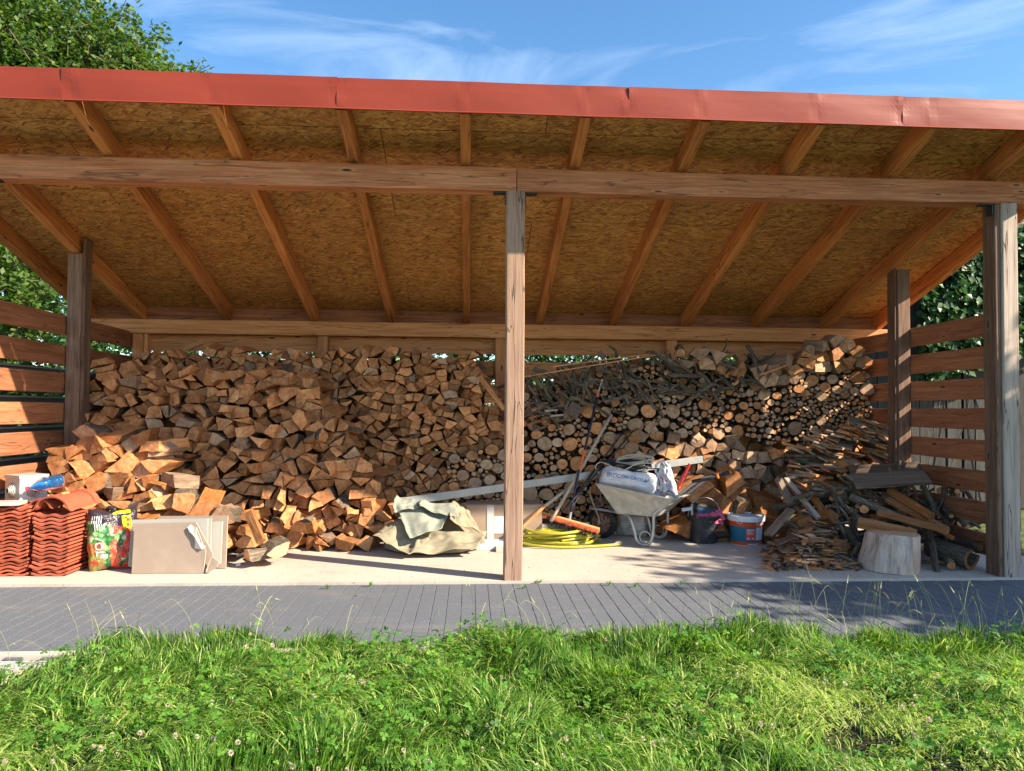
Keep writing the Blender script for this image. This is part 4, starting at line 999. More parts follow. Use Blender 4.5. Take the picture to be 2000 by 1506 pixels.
# plank pieces stacked on the left, by the post
p, q = at(936, 735, 7.62), at(985, 800, 7.62); slab(p, q, .035, .05, 'split', 'kindling', 'orange split board slanting down behind the centre post', 'wood slat', tint=.6)
for i, (a, b, w_) in enumerate((((300, 712), (395, 668), .06), ((265, 716), (318, 680), .05), ((330, 700), (420, 705), .05))):
    slab(at(*a, 8.05), at(*b, 8.2), w_, .05, 'split', 'kindling', ('long brown split stave', 'short brown split stave', 'flat brown split stave')[i]+' lying on the back of the left stack', 'wood slat', tint=.5)
# --- thin slabs stacked beside the right middle post
for i in range(150):
    u, v_ = rnd(), rnd(); px = 1545+u*185; top = 865-(px-1560)*.38 if px < 1690 else 815+(px-1690)*.6
    py = top+v_*(965-top+(25 if px < 1640 else 0)); C = lean(px, py, 7.30, .20); C.y -= uni(0, .12)
    a = R(random.gauss(-14, 9)); ya = R(uni(-65, 55)); L_ = uni(.09, .17); dv = Vector((math.cos(ya)*math.cos(a), math.sin(ya), math.sin(a)))
    st = random.choice(('splitgrey', 'split', 'split', 'bark', 'splitgrey')); w_ = uni(.07, .15); t = uni(.1, 1)
    h = 'top' if v_ < .25 else 'middle' if v_ < .7 else 'bottom'; s = 'left side' if u < .4 else 'centre' if u < .7 else 'right side'
    slab(C-dv*L_, C+dv*L_, w_, uni(.012, .028), st, 'kindling', f"{'dark' if t < .4 else 'pale' if t > .75 else 'mid'} { {'splitgrey': 'grey', 'split': 'brown', 'bark': 'bark covered'}[st]} {'broad' if w_ > .08 else 'narrow'} kindling slab, {h} {s}, pile by the right middle post", 'kindling', 'thin kindling slabs piled by the right middle post', up=Vector((uni(-.3, .3), uni(-.5, .1), 1)), tint=t)
filler_mb = MB(); mb = filler_mb
filler([(1545, 890), (1640, 860), (1700, 835), (1735, 870), (1730, 1000), (1560, 1010)], 7.5, .2, .12)
for i in range(70):
    px, py = uni(1560, 1900), 0; py = uni(960, 1080)+(px-1560)*.05; C = lean(px, py, 6.75, .3); a = uni(0, 3.14)
    if C.z < .05: continue
    dv = Vector((math.cos(a), math.sin(a)*.8, -uni(.1, .5)))*uni(.12, .3); tube(mb, [C-dv, C+dv], uni(.02, .045), 7, mat=2, endmat=0, j=.08)
tag(filler_mb.build('rear_scrap_wood', LOGM), 'dark scrap wood packed under the slats and sticks at the right end', 'firewood', kind='stuff')

# --- right hand scrap heap: sticks, boards, bark, chips
def st(a, ya, b, yb, r, label, **k): return branch(at(*a, ya), at(*b, yb), r, 'branch', label, 'branch', **k)
st((1660, 970), 6.75, (1820, 1040), 6.35, .040, 'thick bark covered log slanting down across the scrap heap', end='fresh', bend=.03, n=10)
st((1700, 945), 6.95, (1765, 955), 6.9, .045, 'dark bark covered log lying under the old broad plank', bend=.03, n=10)
st((1655, 1035), 6.5, (1690, 1100), 6.15, .024, 'crooked grey stick curving down left of the stump', bend=.3)
st((1855, 930), 6.8, (1820, 1025), 6.55, .012, 'thin upright grey stick under the plank end', bend=.06)
st((1800, 940), 6.8, (1835, 1010), 6.6, .03, 'dark limb standing under the plank end', bend=.08)
st((1812, 1030), 6.3, (1832, 1122), 5.95, .036, 'bark covered log standing on its end right of the stump', end='fresh', bend=.02, n=10)
st((1840, 1010), 6.55, (1855, 1075), 6.2, .012, 'thin dark twig leaning right of the stump', bend=.1)
st((1840, 935), 7.1, (1870, 960), 6.55, .032, 'grey log pointing out to the right below the side boards', end='end', bend=.03, n=9)
st((1835, 985), 6.8, (1858, 1008), 6.5, .030, 'dark round log with a pale cut end near the right wall', end='end', bend=.02, n=9)
st((1840, 980), 7.0, (1890, 1030), 6.45, .040, 'mossy crooked limb below the right side boards', bend=.15, n=9, fork=2)
st((1850, 1050), 6.5, (1915, 1070), 6.1, .042, 'dark log with a pale ringed end beside the right front post', bend=.03, n=10, end='end')
st((1845, 1080), 6.3, (1858, 1105), 5.98, .045, 'short mossy log with a pale cut end right of the stump', bend=.03, n=10, end='fresh')
st((1860, 1112), 6.2, (1800, 1098), 6.3, .035, 'dark log lying flat behind the stump', bend=.03, n=8)
st((1700, 1008), 6.7, (1640, 1010), 6.9, .022, 'grey curved stick in the middle of the scrap heap', bend=.15)
st((1740, 1015), 6.8, (1690, 990), 7.0, .018, 'pale cut branch poking out of the scrap heap', end='end')
for i in range(58):
    px, py = uni(1560, 1900), uni(945, 1060); C = lean(px, py, 6.55, .35); a = R(random.gauss(-30, 35)); dv = Vector((math.cos(a), uni(-.5, .3), math.sin(a)*.8))*uni(.1, .3)
    branch(C-dv, C+dv, uni(.009, .03), 'branch', f"{'dark' if i % 2 else 'grey'} {'short' if dv.length < .2 else 'long'} stick, {'upper' if py < 1000 else 'lower'} {('far left', 'left', 'centre', 'right', 'far right')[min(4, int((px-1560)/68))]} part of the scrap heap", 'branch', 'loose sticks in the scrap heap at the right end', fork=i % 3 == 0, bend=.1, tint=rnd())
# hollow half log end by the right post
C = at(1898, 1095, 5.98); mb = MB(); n = 18; vs, lc, fs, ms = [], [], [], []; C.z = max(C.z, .10)
dirv = Vector((-.35, .9, .12)).normalized(); _, aa, bb = frame(dirv)
for (r_, y) in ((.098, 0), (.10, .38), (.066, .38), (.066, 0)):
    for i in range(n):
        a = -2.5+5.0*i/(n-1); q = r_*(1+.05*math.sin(3*a)+uni(-.03, .03)); vs.append(C+dirv*y+aa*(q*math.cos(a-2.2))+bb*(q*.92*math.sin(a-2.2))); lc.append((y, q*math.cos(a), q*math.sin(a)))
for j, m_ in ((0, 2), (1, 5), (2, 2), (3, 5)):
    for i in range(n-1): a_, b_ = j*n, ((j+1) % 4)*n; fs.append([a_+i, a_+i+1, b_+i+1, b_+i]); ms.append(m_)
mb.add(vs, fs, ms, lc, .35); tag(mb.build('hollow_log', LOGM), 'hollow log with a pale ringed edge beside the foot of the right post', 'round log')
# fresh split staves
for k_, (a, ya, b, yb, w_, t_, l) in enumerate([
        ((1738, 958), 6.7, (1820, 1008), 6.25, .07, .05, 'upper orange split stave slanting across the scrap heap'),
        ((1733, 975), 6.65, (1850, 1035), 6.15, .06, .045, 'long pale split stave just below the upper orange one'),
        ((1715, 1000), 6.5, (1852, 1037), 6.05, .06, .04, 'brown split stave with bark continuing the thick slanting log'),
        ((1675, 1020), 6.35, (1790, 1045), 6.1, .10, .06, 'broad brown split stave lying above the stump'),
        ((1588, 970), 6.85, (1610, 1002), 6.7, .07, .03, 'short upright orange board in the scrap heap'),
        ((1780, 1000), 6.4, (1862, 1052), 6.05, .035, .03, 'thin orange splinter under the long pale stave')]):
    slab(at(*a, ya), at(*b, yb), w_, t_, 'fresh' if k_ in (0, 4, 5) else 'split', 'split_stave', l, 'split stave', 'split staves in the scrap heap', tint=uni(.2, .5), up=Vector((.1, -.6, 1)))
for (a, ya, b, yb, w_, t_, m_, l) in (
        ((1535, 935), 7.1, (1598, 1012), 6.65, .055, .03, 'postgrey', 'long grey sawn board slanting down beside the fresh splits'),
        ((1520, 940), 7.15, (1580, 1020), 6.8, .05, .035, 'oldplank', 'long dark board slanting down behind the pale grey one'),
        ((1545, 995), 6.75, (1500, 1045), 6.6, .09, .03, 'oldplank', 'short grey board leaning the other way above the chips'),
        ((1520, 935), 7.1, (1545, 985), 6.9, .07, .04, 'oldplank', 'short dark beam standing beside the fresh splits'),
        ((1517, 1062), 6.45, (1568, 1042), 6.5, .10, .018, 'postdark', 'grey brown board lying on edge among the chips'),
        ((1530, 1078), 6.3, (1582, 1060), 6.35, .06, .03, 'postdark', 'front grey board lying low among the chips')):
    mb = MB(); timber(mb, at(*a, ya), at(*b, yb), w_, t_, rnd(), c=.003); tag(mb.build('old_board', M[m_]), l, 'board')
for (a, b, c_, d_, l, t) in (((1660, 925), (1802, 918), (1812, 945), (1655, 945), 'upper dark weathered broad plank roofing the scrap heap', .2), ((1655, 944), (1808, 930), (1800, 940), (1670, 948), 'front brown weathered broad plank roofing the scrap heap', .6)):
    p, q = lean(*a, 7.2, 0), lean(*b, 7.0, 0)
    if t > .5: p, q = at(1665, 940, 6.75), at(1812, 932, 6.6)
    mb = MB(); sweep(mb, [p.lerp(q, i/8) for i in range(9)], [[(x+uni(-.012, .012), y) for x, y in sect(.22 if t > .5 else .26, .03, .004)] for i in range(9)], tint=t, up=Vector((0, -.55, 1))); tag(mb.build('old_plank', M['oldplank']), l, 'plank')
# chips: heap and single larger ones
mb = MB()
for i in range(620):
    px = 1590+random.gauss(0, 52); 
    if not 1492 < px < 1700: continue
    hh = max(0, 1-abs(px-1590)/105); y_ = uni(6.05, 6.9)
    c0 = at(px, 900, y_); z_ = max(.01, uni(0, .34)*hh*min(1, (y_-5.95)/.45)); C = Vector((c0.x, y_, z_))
    a = uni(0, 6.28); dv = Vector((math.cos(a), math.sin(a), uni(-.25, .35))).normalized()*uni(.03, .11); s_ = Vector((-math.sin(a), math.cos(a), uni(-.5, .5)))*uni(.009, .034); t = Vector((0, 0, uni(.004, .012)))
    o_ = Vector((uni(0, 9), uni(0, 9), 0)); vs = [C-dv-s_*.4, C+dv*.2-s_, C+dv, C+dv*.1+s_, C-dv*.8+s_*.6]; vs += [v+t for v in vs]
    mb.add(vs, [[4, 3, 2, 1, 0], [5, 6, 7, 8, 9]]+[[k, (k+1) % 5, 5+(k+1) % 5, 5+k] for k in range(5)], random.choice((1, 4, 4, 2, 1)), [v-C+o_ for v in vs], rnd())
tag(mb.build('wood_chips', LOGM), 'heap of brown wood chips and splinters spilling onto the slab left of the stump', 'wood chips', kind='stuff')
for (px, py, l) in ((1640, 1068, 'rounded knotty orange wood chunk left of the stump'), (1628, 1008, 'large pale orange chunk near the top of the chip heap'), (1575, 1022, 'rough split chunk lying on the chips')):
    C = at(px, py, 6.35 if py > 1050 else 6.6); mb = MB(); c = [(.085*math.cos(i*.7)*uni(.75, 1.1), .075*math.sin(i*.7)*uni(.75, 1.1)) for i in range(9)]; C.z = max(C.z, .075)
    log_geo(mb, c, C, Vector((uni(-.4, .4), 1, -.1)), .16, 0, 'fresh', .1, .2, 1.); tag(mb.build('wood_chunk', LOGM), l, 'wood chunk')
# --- loose logs on the floor by the plasterboard
for (px, py, Yc, s_, ya, l, st_, t) in (
        (478, 1012, 6.7, .12, 20, 'half round log behind the plasterboard', 'fresh', .5), (470, 1040, 6.55, .11, 15, 'short blocky log beside the plasterboard edge', 'fresh', .3),
        (480, 1063, 6.42, .13, 10, 'half round log low beside the plasterboard edge', 'brown', .8), (482, 1088, 6.25, .12, 40, 'lowest half round log with bark by the plasterboard', 'brown', .9),
        (545, 1076, 6.30, .13, -25, 'pale grey ended wedge log lying in front on the slab', 'grey', .8), (585, 1035, 6.65, .15, 8, 'bright orange blocky log in the sun at the foot of the stack', 'fresh', .9),
        (535, 1035, 6.72, .13, -10, 'orange brown log left of the bright blocky one', 'fresh', .3)):
    C = at(px, py, Yc); c = [(s_*.62*math.cos(a), s_*.5*math.sin(a)) for a in (.1, 1.0, 1.9, 2.9, 3.4, 5.9)] if st_ != 'grey' else [(-.1, -.02), (-.03, -.06), (.06, -.03), (.085, .06), (.02, .05)]
    C.z = max(C.z, s_*.40); mb = MB(); log_geo(mb, c, C, Vector((math.sin(R(ya)), math.cos(R(ya)), 0)), .3, 0, st_, t, .8, 1., .008); tag(mb.build('loose_log', LOGM), l, 'firewood log')
slab(at(487, 1002, 6.5), at(510, 1058, 6.28), .075, .05, 'split', 'loose_log', 'dark narrow log standing on end among the loose ones', 'firewood log', tint=.1, up=Vector((0, -1, 0)))
# the large yellow splits high on the front row
for (px, py, w_, h_, ya, l, t) in ((478, 758, .20, .11, 24, 'upper long pale split log jutting from the front row', .85), (520, 778, .24, .15, 26, 'largest pale split log jutting from the front row', .8), (420, 735, .17, .10, 24, 'pale split log jutting at the top of the front row', .7), (596, 770, .17, .15, 6, 'tall ringed split log right of the largest pale one', .75), (545, 745, .2, .10, 20, 'flat pale split log above the largest one', .5),
                                   (292, 872, .19, .13, 30, 'smooth pale split log crowning the tumbled heap', .9), (700, 965, .17, .12, -22, 'jutting split log low on the right slope of the front row', .5), (668, 912, .15, .11, -20, 'jutting split log halfway down the right slope of the front row', .6), (730, 1000, .17, .10, -25, 'flat split log at the right foot of the front row', .5)):
    Yc = 6.55+.4*.7 if py == 872 else 7.02+.27*max(0, (790-py)/185+1.365); C = at(px, py, Yc-.06)
    c = [(-.5*w_, -.35*h_), (-.1*w_, -.5*h_), (.5*w_, -.3*h_), (.42*w_, .35*h_), (.05*w_, .5*h_), (-.42*w_, .3*h_)]
    mb = MB(); log_geo(mb, c, C, Vector((math.sin(R(ya)), math.cos(R(ya)), .12)), .34, 0, 'brown', t, .0, 1.); tag(mb.build('jutting_log', LOGM), l, 'firewood log')

# ================================================================ THE OBJECTS
def text_mesh(s, size, spacing=1.):
    cu = bpy.data.curves.new('t', 'FONT'); cu.body = s; cu.size = size; cu.align_x = 'CENTER'; cu.align_y = 'CENTER'; cu.space_character = spacing; cu.resolution_u = 3
    o = bpy.data.objects.new('t', cu); me = bpy.data.meshes.new_from_object(o); bm_ = __import__('bmesh').new(); bm_.from_mesh(me)
    __import__('bmesh').ops.triangulate(bm_, faces=bm_.faces)
    vs = [tuple(v.co[:2]) for v in bm_.verts]; bm_.verts.index_update(); fs = [[v.index for v in f.verts] for f in bm_.faces]; bm_.free()
    bpy.data.objects.remove(o); bpy.data.curves.remove(cu); bpy.data.meshes.remove(me); return vs, fs
def text_on(parent, name, s, size, fn, mat, spacing=1., bold=.0):
    vs, fs = text_mesh(s, size, spacing); mb = MB(); mb.add([fn(x, y) for x, y in vs], fs); return mb.build(name, mat, parent)
class Pillow:
    def __init__(s, O, ux, uz, w, h, t, seed=0, wr=.012, ex=4., pinch=.06, taper=0., flatback=.5):
        s.O, s.ux, s.uz = Vector(O), ux.normalized(), uz.normalized(); s.un = s.uz.cross(s.ux).normalized()
        if s.un.y > 0: s.un = -s.un
        s.w, s.h, s.t, s.seed, s.wr, s.ex, s.pinch, s.taper, s.fb = w, h, t, seed, wr, ex, pinch, taper, flatback
    def pt(s, a, b, side=1, lift=0.):
        k = 1-s.pinch*(1-abs(a))*abs(b)**3-0; ww = s.w/2*(1+s.taper*b)*(1-s.pinch*(b*b)**2)
        T = max(0, 1-abs(a)**s.ex)**.5*max(0, 1-abs(b)**s.ex)**.5*s.t*(1 if side > 0 else s.fb)
        n_ = noise.noise(Vector((a*2.2+s.seed, b*2.2, s.seed*.7)))*s.wr*2+noise.noise(Vector((a*6+s.seed, b*6, 3)))*s.wr
        n_ *= max(0, 1-max(abs(a), abs(b))**8)
        return s.O+s.ux*(ww*a+noise.noise(Vector((b*3, s.seed, 1)))*s.wr*.8)+s.uz*(s.h/2*b*k)+s.un*(side*T+n_+lift)
    def mesh(s, mat, name, parent=None, n=18, m=22):
        mb = MB(); vs, lc, fs = [], [], []
        for side in (1, -1):
            for j in range(m+1):
                for i in range(n+1):
                    a, b = -1+2*i/n, -1+2*j/m; vs.append(s.pt(a, b, side)); lc.append(((a+1)/2+(0 if side > 0 else 3), 0, (b+1)/2))
        q = (n+1)*(m+1)
        for j in range(m):
            for i in range(n):
                k = j*(n+1)+i; fs.append([k, k+1, k+n+2, k+n+1]); fs.append([q+k, q+k+n+1, q+k+n+2, q+k+1])
        mb.add(vs, fs, 0, lc); return mb.build(name, mat, parent, smooth=True)
# ---------------------------------------------------------------- roof tile stacks
def tile_mb(w_=.285, l_=.40):
    mb = MB(); n = 20; prof = []
    for i in range(n+1):
        u = i/n; z = .0065*(math.cos(u*math.tau*2)) + (.006 if u < .06 or u > .94 else 0); prof.append((-w_/2+u*w_, z))
    ys_ = [0, .006, .03, l_-.03, l_]; vs = []
    for y in ys_:
        e = .004 if y in (.006, .03) else 0
        for x, z in prof: vs.append((x, y, z+.010+e))
    t = len(vs)
    for y in ys_:
        for x, z in prof: vs.append((x, y, z*.9-.003-(.006 if abs(abs(x)-w_*.25) < .018 and y < .05 else 0)))
    fs = []; m_ = n+1
    for j in range(4):
        for i in range(n): k = j*m_+i; fs.append([k, k+1, k+m_+1, k+m_]); fs.append([t+k, t+k+m_, t+k+m_+1, t+k+1])
    for i in range(n): fs.append([i, t+i, t+i+1, i+1]); k = 4*m_+i; fs.append([k, k+1, t+k+1, t+k])
    for j in range(4): k = j*m_; fs.append([k, k+m_, t+k+m_, t+k]); k += n; fs.append([k, t+k, t+k+m_, k+m_])
    mb.add(vs, fs, 0, None, .5); return mb
tproto = []
for v_ in range(3):
    mb = tile_mb(); mb.t = [(.05, .5, .95)[v_]]*len(mb.t); mb.lc = [(x+v_*3, y, z) for x, y, z in mb.lc]; tproto.append(mb)
def tiles(pxl, pxr, nt_, where, ybase=1127, rz=0.):
    pl, pr_ = onz(pxl, ybase), onz(pxr, ybase); x = (pl.x+pr_.x)/2; sx = (pr_.x-pl.x)/.285
    pos = ('bottom', 'near the bottom', 'low', 'lower middle', 'middle', 'upper middle', 'high', 'near the top', 'topmost')
    cache = [p.build('clay_tile', M['terracotta_clay'], None, Vector((0, 0, 0)), smooth=False) for p in tproto]; used = set()
    for k in range(nt_):
        i = random.randrange(3); o = cache[i] if i not in used else cache[i].copy()
        if i in used: COL.objects.link(o)
        used.add(i); o.location = (x+uni(-.008, .008)+(uni(-.018, .018) if rnd() < .2 else 0), pl.y+uni(0, .022), .008+k*.0293); o.rotation_euler = (0, 0, rz+R(uni(-1, 1))); o.scale = (sx, 1, 1)
        tag(o, f"clay roof tile, {'topmost' if k == nt_-1 else 'lowest' if k == 0 else 'row %s from the bottom' % ('second third fourth fifth sixth seventh eighth ninth tenth eleventh twelfth thirteenth fourteenth fifteenth sixteenth seventeenth eighteenth nineteenth twentieth').split()[k-1]}, in the {where} stack", 'roof tile', 'terracotta roof tiles in two stacks')
    for i in range(3):
        if i not in used: bpy.data.objects.remove(cache[i])
    return x, pl.y, .008+nt_*.0293
xr_, yr_, zr_ = tiles(60, 129, 17, 'right tile')
xl_, yl_, zl_ = tiles(-19, 50, 19, 'left tile')
def ridge(C, ln, r, rz, pitch, label):
    mb = MB(); n = 16; vs, fs = [], []; Mx = Matrix.Rotation(rz, 3, 'Z') @ Matrix.Rotation(pitch, 3, 'X')
    rows = [(0, r*1.12), (.035, r*1.12), (.036, r*1.02), (ln-.07, r*.96), (ln-.069, r*1.07), (ln, r*1.07)]
    for in_ in (0, 1):
        for (y, q) in rows:
            for i in range(n+1):
                a = math.pi*(i/n); q2 = q-(.014 if in_ else 0); zz = math.sin(a)*q2*.82
                xx = math.cos(a)*q2
                if i in (0, n): xx *= 1.18
                vs.append(Vector(C)+Mx@Vector((xx, y, zz)))
    t = len(rows)*(n+1)
    for j in range(len(rows)-1):
        for i in range(n): k = j*(n+1)+i; fs.append([k, k+1, k+n+2, k+n+1]); fs.append([t+k, t+k+n+1, t+k+n+2, t+k+1])
    for i in range(n): fs.append([i, t+i, t+i+1, i+1]); k = (len(rows)-1)*(n+1)+i; fs.append([k, k+1, t+k+1, t+k])
    mb.add(vs, fs, 0, [v-Vector(C) for v in vs], .62); o = mb.build('ridge_tile', M['terracotta_clay']); return tag(o, label, 'ridge tile', 'curved ridge tiles on the stacks')
ridge((xr_-.01, yr_+.03, zr_+.015), .42, .13, R(-6), R(3), 'curved ridge tile crowning the right tile stack, overlapping the next one')
ridge((xr_-.12, yr_+.06, zr_+.03), .42, .085, R(-4), R(5), 'narrower ridge tile partly under the crowning one')
# white box with round knock-outs
bc = at(52, 945, yl_+.30); bz = zl_+.012; a_ = R(-32); Rm = Matrix.Rotation(a_, 3, 'Z')
jb = thing('junction_box', 'pale plastic junction box with ringed round cable entries on the left tile stack', 'junction box', (bc.x, bc.y, bz))
mb = MB(); box(mb, (bc.x, bc.y, bz+.095), (.22, .22, .19), rot=Rm); mb.build('box', M['white_pvc'], jb)
mb = MB(); box(mb, (bc.x, bc.y, bz+.202), (.234, .234, .024), rot=Rm); mb.build('lid', M['white_pvc'], jb)
for dv in (Vector((0, -1, 0)), Vector((1, 0, 0))):
    d_ = Rm@dv; c_ = Vector((bc.x, bc.y, bz+.09))+d_*.11; mb = MB()
    for (r0, h) in ((.066, .006), (.056, .014), (.046, .022), (.036, .030), (.026, .038)): lathe(mb, c_, [(r0, 0), (r0, h), (r0-.004, h+.002), (r0-.006, h-.004)], 28, ax=d_)
    lathe(mb, c_+d_*.03, [(.019, 0), (.0, .002)], 20, ax=d_); mb.build('cable_entry', M['white_pvc'], jb, smooth=False)
    mb = MB(); lathe(mb, c_, [(.058, .0065), (.0562, .0075)], 28, ax=d_, cap0=False); lathe(mb, c_, [(.0515, .012), (.0475, .0125)], 28, ax=d_, cap0=False); lathe(mb, c_, [(.0415, .021), (.0372, .0215)], 28, ax=d_, cap0=False); lathe(mb, c_, [(.0315, .0295), (.0272, .03)], 28, ax=d_, cap0=False); lathe(mb, c_, [(.02, .037), (.0, .037)], 20, ax=d_, cap0=False); mb.build('entry_groove', M['black_plastic'], jb)
# blue bottle
p, q = at(52, 955, yl_+.10), at(124, 937, yl_+.27); p.z = max(p.z, zl_+.05); q.z = max(q.z, zr_+.12); ax = (q-p).normalized(); ln = (q-p).length
bt = thing('plastic_bottle', 'blue plastic bottle with a red cap lying on the roof tiles', 'bottle', (p.x, p.y, p.z-.05))
mb = MB(); prof = [(.013, .012), (.013, .03), (.02, .045), (.036, .085), (.043, .12), (.043, ln*.5), (.040, ln*.53), (.043, ln*.56), (.043, ln*.8), (.041, ln*.84), (.043, ln*.88), (.04, ln-.012), (.028, ln), (.012, ln-.015)]
lathe(mb, p, [(r*(1.35 if r > .015 else 1), h) for r, h in prof], 22, ax=ax, cap1=True); mb.build('bottle_body', M['bottle'], bt, smooth=True)
mb = MB(); lathe(mb, p-ax*.008, [(.016, 0), (.017, .004), (.017, .02)], 14, ax=ax); mb.build('cap', M['bottle_cap_red'], bt)
mb = MB(); p2_ = at(10, 968, yl_+.03); p2_.z = zl_+.02; box(mb, p2_, (.26, .16, .026), rot=Matrix.Rotation(R(8), 3, 'Z')); tag(mb.build('stone_slab', M['white_pvc']), 'flat whitish slab lying on the front of the left tile stack', 'slab')
mb = MB(); p3_ = at(122, 948, yr_+.2); p3_.z = zr_+.115; log_geo(mb, [(-.035, -.025), (.03, -.03), (.035, .02), (-.01, .03)], p3_, Vector((.5, 1, 0)), .06, 0, 'brown', .9, 0, 1.); tag(mb.build('wood_chunk', LOGM), 'small pale wood chunk on the ridge tile beside the bottle', 'wood chunk')
# ---------------------------------------------------------------- bag of soil
b0 = onz(205, 1116); O = Vector((b0.x-.0, b0.y+.10, .25))
uz_ = Vector((-.10, .22, 1)).normalized(); ux_ = Vector((1, .42, .0)).normalized(); ux_ = (ux_-uz_*ux_.dot(uz_)).normalized()
pw_ = Pillow(O, ux_, uz_, .36, .52, .085, 3, .014, 3.2, .10, .10)
sb = thing('soil_bag', 'crumpled printed plastic soil bag with red blossoms leaning on the tile stack', 'soil bag', (O.x, O.y, 0))
pw_.mesh(M['bagprint'], 'bag', sb, 26, 34)
text_on(sb, 'lettering', 'VOL', .105, lambda x, y: pw_.pt(-.50+y*4.6, -.22-x*3.2, 1, .006), M['print_white'], 1.05)
mb = MB()
def patch(mb, a0, a1, b0_, b1_, mat=0, lift=.0025, n=4, sk=0):
    vs = [pw_.pt(a0+(a1-a0)*i/n+sk*j/n, b0_+(b1_-b0_)*j/n, 1, lift) for j in range(n+1) for i in range(n+1)]
    mb.add(vs, [[j*(n+1)+i, j*(n+1)+i+1, (j+1)*(n+1)+i+1, (j+1)*(n+1)+i] for j in range(n) for i in range(n)], mat)
patch(mb, .50, .86, .28, .72, 0, .003, 6, -.12); patch(mb, .02, .72, .80, .93, 0, .003, 8); patch(mb, .60, .74, .52, .62, 1, .005, 2); patch(mb, .62, .72, .34, .46, 1, .005, 2); patch(mb, .50, .62, .60, .68, 2, .005, 2)
M['film_yellow'] = m_plain('film_yellow', (.75, .68, .01), .3); mb.build('yellow_label', [M['film_yellow'], M['print_red'], M['clover']], sb)
mb = MB()
for i in range(5):
    for (s0, s1) in ((.50, .60), (.62, .74), (.26, .32), (.34, .47)): patch(mb, -.78+i*.09+(0 if s0 > .45 else .12), -.745+i*.09+(0 if s0 > .45 else .12), s0+uni(-.02, .02), s1, 0, .003, 2)
patch(mb, -.46, -.16, -.62, -.50, 0, .004, 3); mb.build('small_print', M['print_white'], sb)
neck = pw_.pt(.0, .93, 1); mb = MB()
tube(mb, [neck, neck+Vector((.02, .0, .02)), neck+Vector((-.03, .0, .035)), neck+Vector((-.05, .02, .015))], .016, 8, sm=4, j=.2); mb.build('twisted_neck', M['black_plastic'], sb, smooth=True)
# ---------------------------------------------------------------- plasterboard offcuts
def sheet(name, cor, thick, label, mat, cat='plasterboard', yb_=None, group='plasterboard offcuts leaning in the left bay', edge_m='gypsum'):
    """cor: outline px corners; the sheet leans back from its foot at depth yb_"""
    P0 = Vector((0, yb_, 0)); nrm = Vector((0, -1, .16)).normalized(); vs = [onpl(px, py, P0, nrm) for px, py in cor]; n = len(vs)
    for v in vs: v.z = .003 if v.z < .05 else v.z
    W = vs+[v-nrm*thick for v in vs]; mb = MB(); mb.add(W, [list(range(n))[::-1], [n+i for i in range(n)]]+[[i, (i+1) % n, n+(i+1) % n, n+i] for i in range(n)], [0, 0]+[1]*n)
    o = mb.build(name, [M[mat], M[edge_m]]); o.data.polygons; return tag(o, label, cat, group)
sheet('plasterboard', [(257, 1110), (397, 1110), (402, 1078), (383, 1030), (262, 1031)], .012, 'front beige plasterboard offcut with a torn corner', 'plasterboard_face', yb_=6.05)
sheet('plasterboard', [(251, 1107), (260, 1023), (383, 1020), (416, 1082), (400, 1110)], .012, 'second plasterboard offcut with a diagonal cut right edge', 'plasterboard_face', yb_=6.085)
sheet('plasterboard', [(250, 1104), (258, 1015), (406, 1012), (404, 1108)], .012, 'pale narrow plasterboard offcut behind the diagonal one', 'plasterboard_light', yb_=6.12)
sheet('plasterboard', [(330, 1103), (330, 1014), (413, 1012), (411, 1104)], .012, 'light grey plasterboard offcut third from the back', 'plasterboard_light', yb_=6.15)
sheet('plasterboard', [(320, 1102), (320, 1022), (435, 1018), (431, 1101)], .012, 'light plasterboard offcut just in front of the rearmost', 'plasterboard_light', yb_=6.19)
sheet('plasterboard', [(310, 1100), (310, 1008), (445, 1007), (441, 1101)], .012, 'rearmost and widest brown plasterboard offcut', 'plasterboard_face', yb_=6.23)
sheet('plasterboard', [(403, 1110), (414, 1087), (427, 1097), (424, 1108)], .01, 'little triangular plasterboard scrap at the foot of the offcuts', 'plasterboard_face', yb_=6.03)
nrm = Vector((0, -1, .16)).normalized(); mb = MB(); tp = [(368, 1030), (374, 1024), (386, 1032), (384, 1042), (393, 1056), (402, 1068), (396, 1073), (380, 1071), (384, 1062), (377, 1045), (371, 1038)]
vs = [onpl(px, py, Vector((0, 6.05, 0)), nrm)+nrm*(.003 if i % 2 else .022) for i, (px, py) in enumerate(tp)]; c_ = sum(vs, Vector())/len(vs)+nrm*.015; n = len(vs)
mb.add(vs+[c_], [[i, (i+1) % n, n] for i in range(n)]); o = mb.build('torn_paper', M['gypsum']); tag(o, 'torn white paper flap on the front plasterboard', 'paper flap')
for (px, py, ln, a_, l) in ((462, 1086, .13, 40, 'short white plastic rod lying right of the plasterboard'), (462, 1104, .03, 0, 'white gypsum crumb on the slab beyond the rod')):
    p = onz(px, py, .012); mb = MB(); tube(mb, [p, p+Vector((math.cos(R(a_)), math.sin(R(a_)), .25))*ln], .010, 6); tag(mb.build('plastic_rod' if ln > .1 else 'gypsum_crumb', M['print_white']), l, 'rod' if ln > .1 else 'crumb')
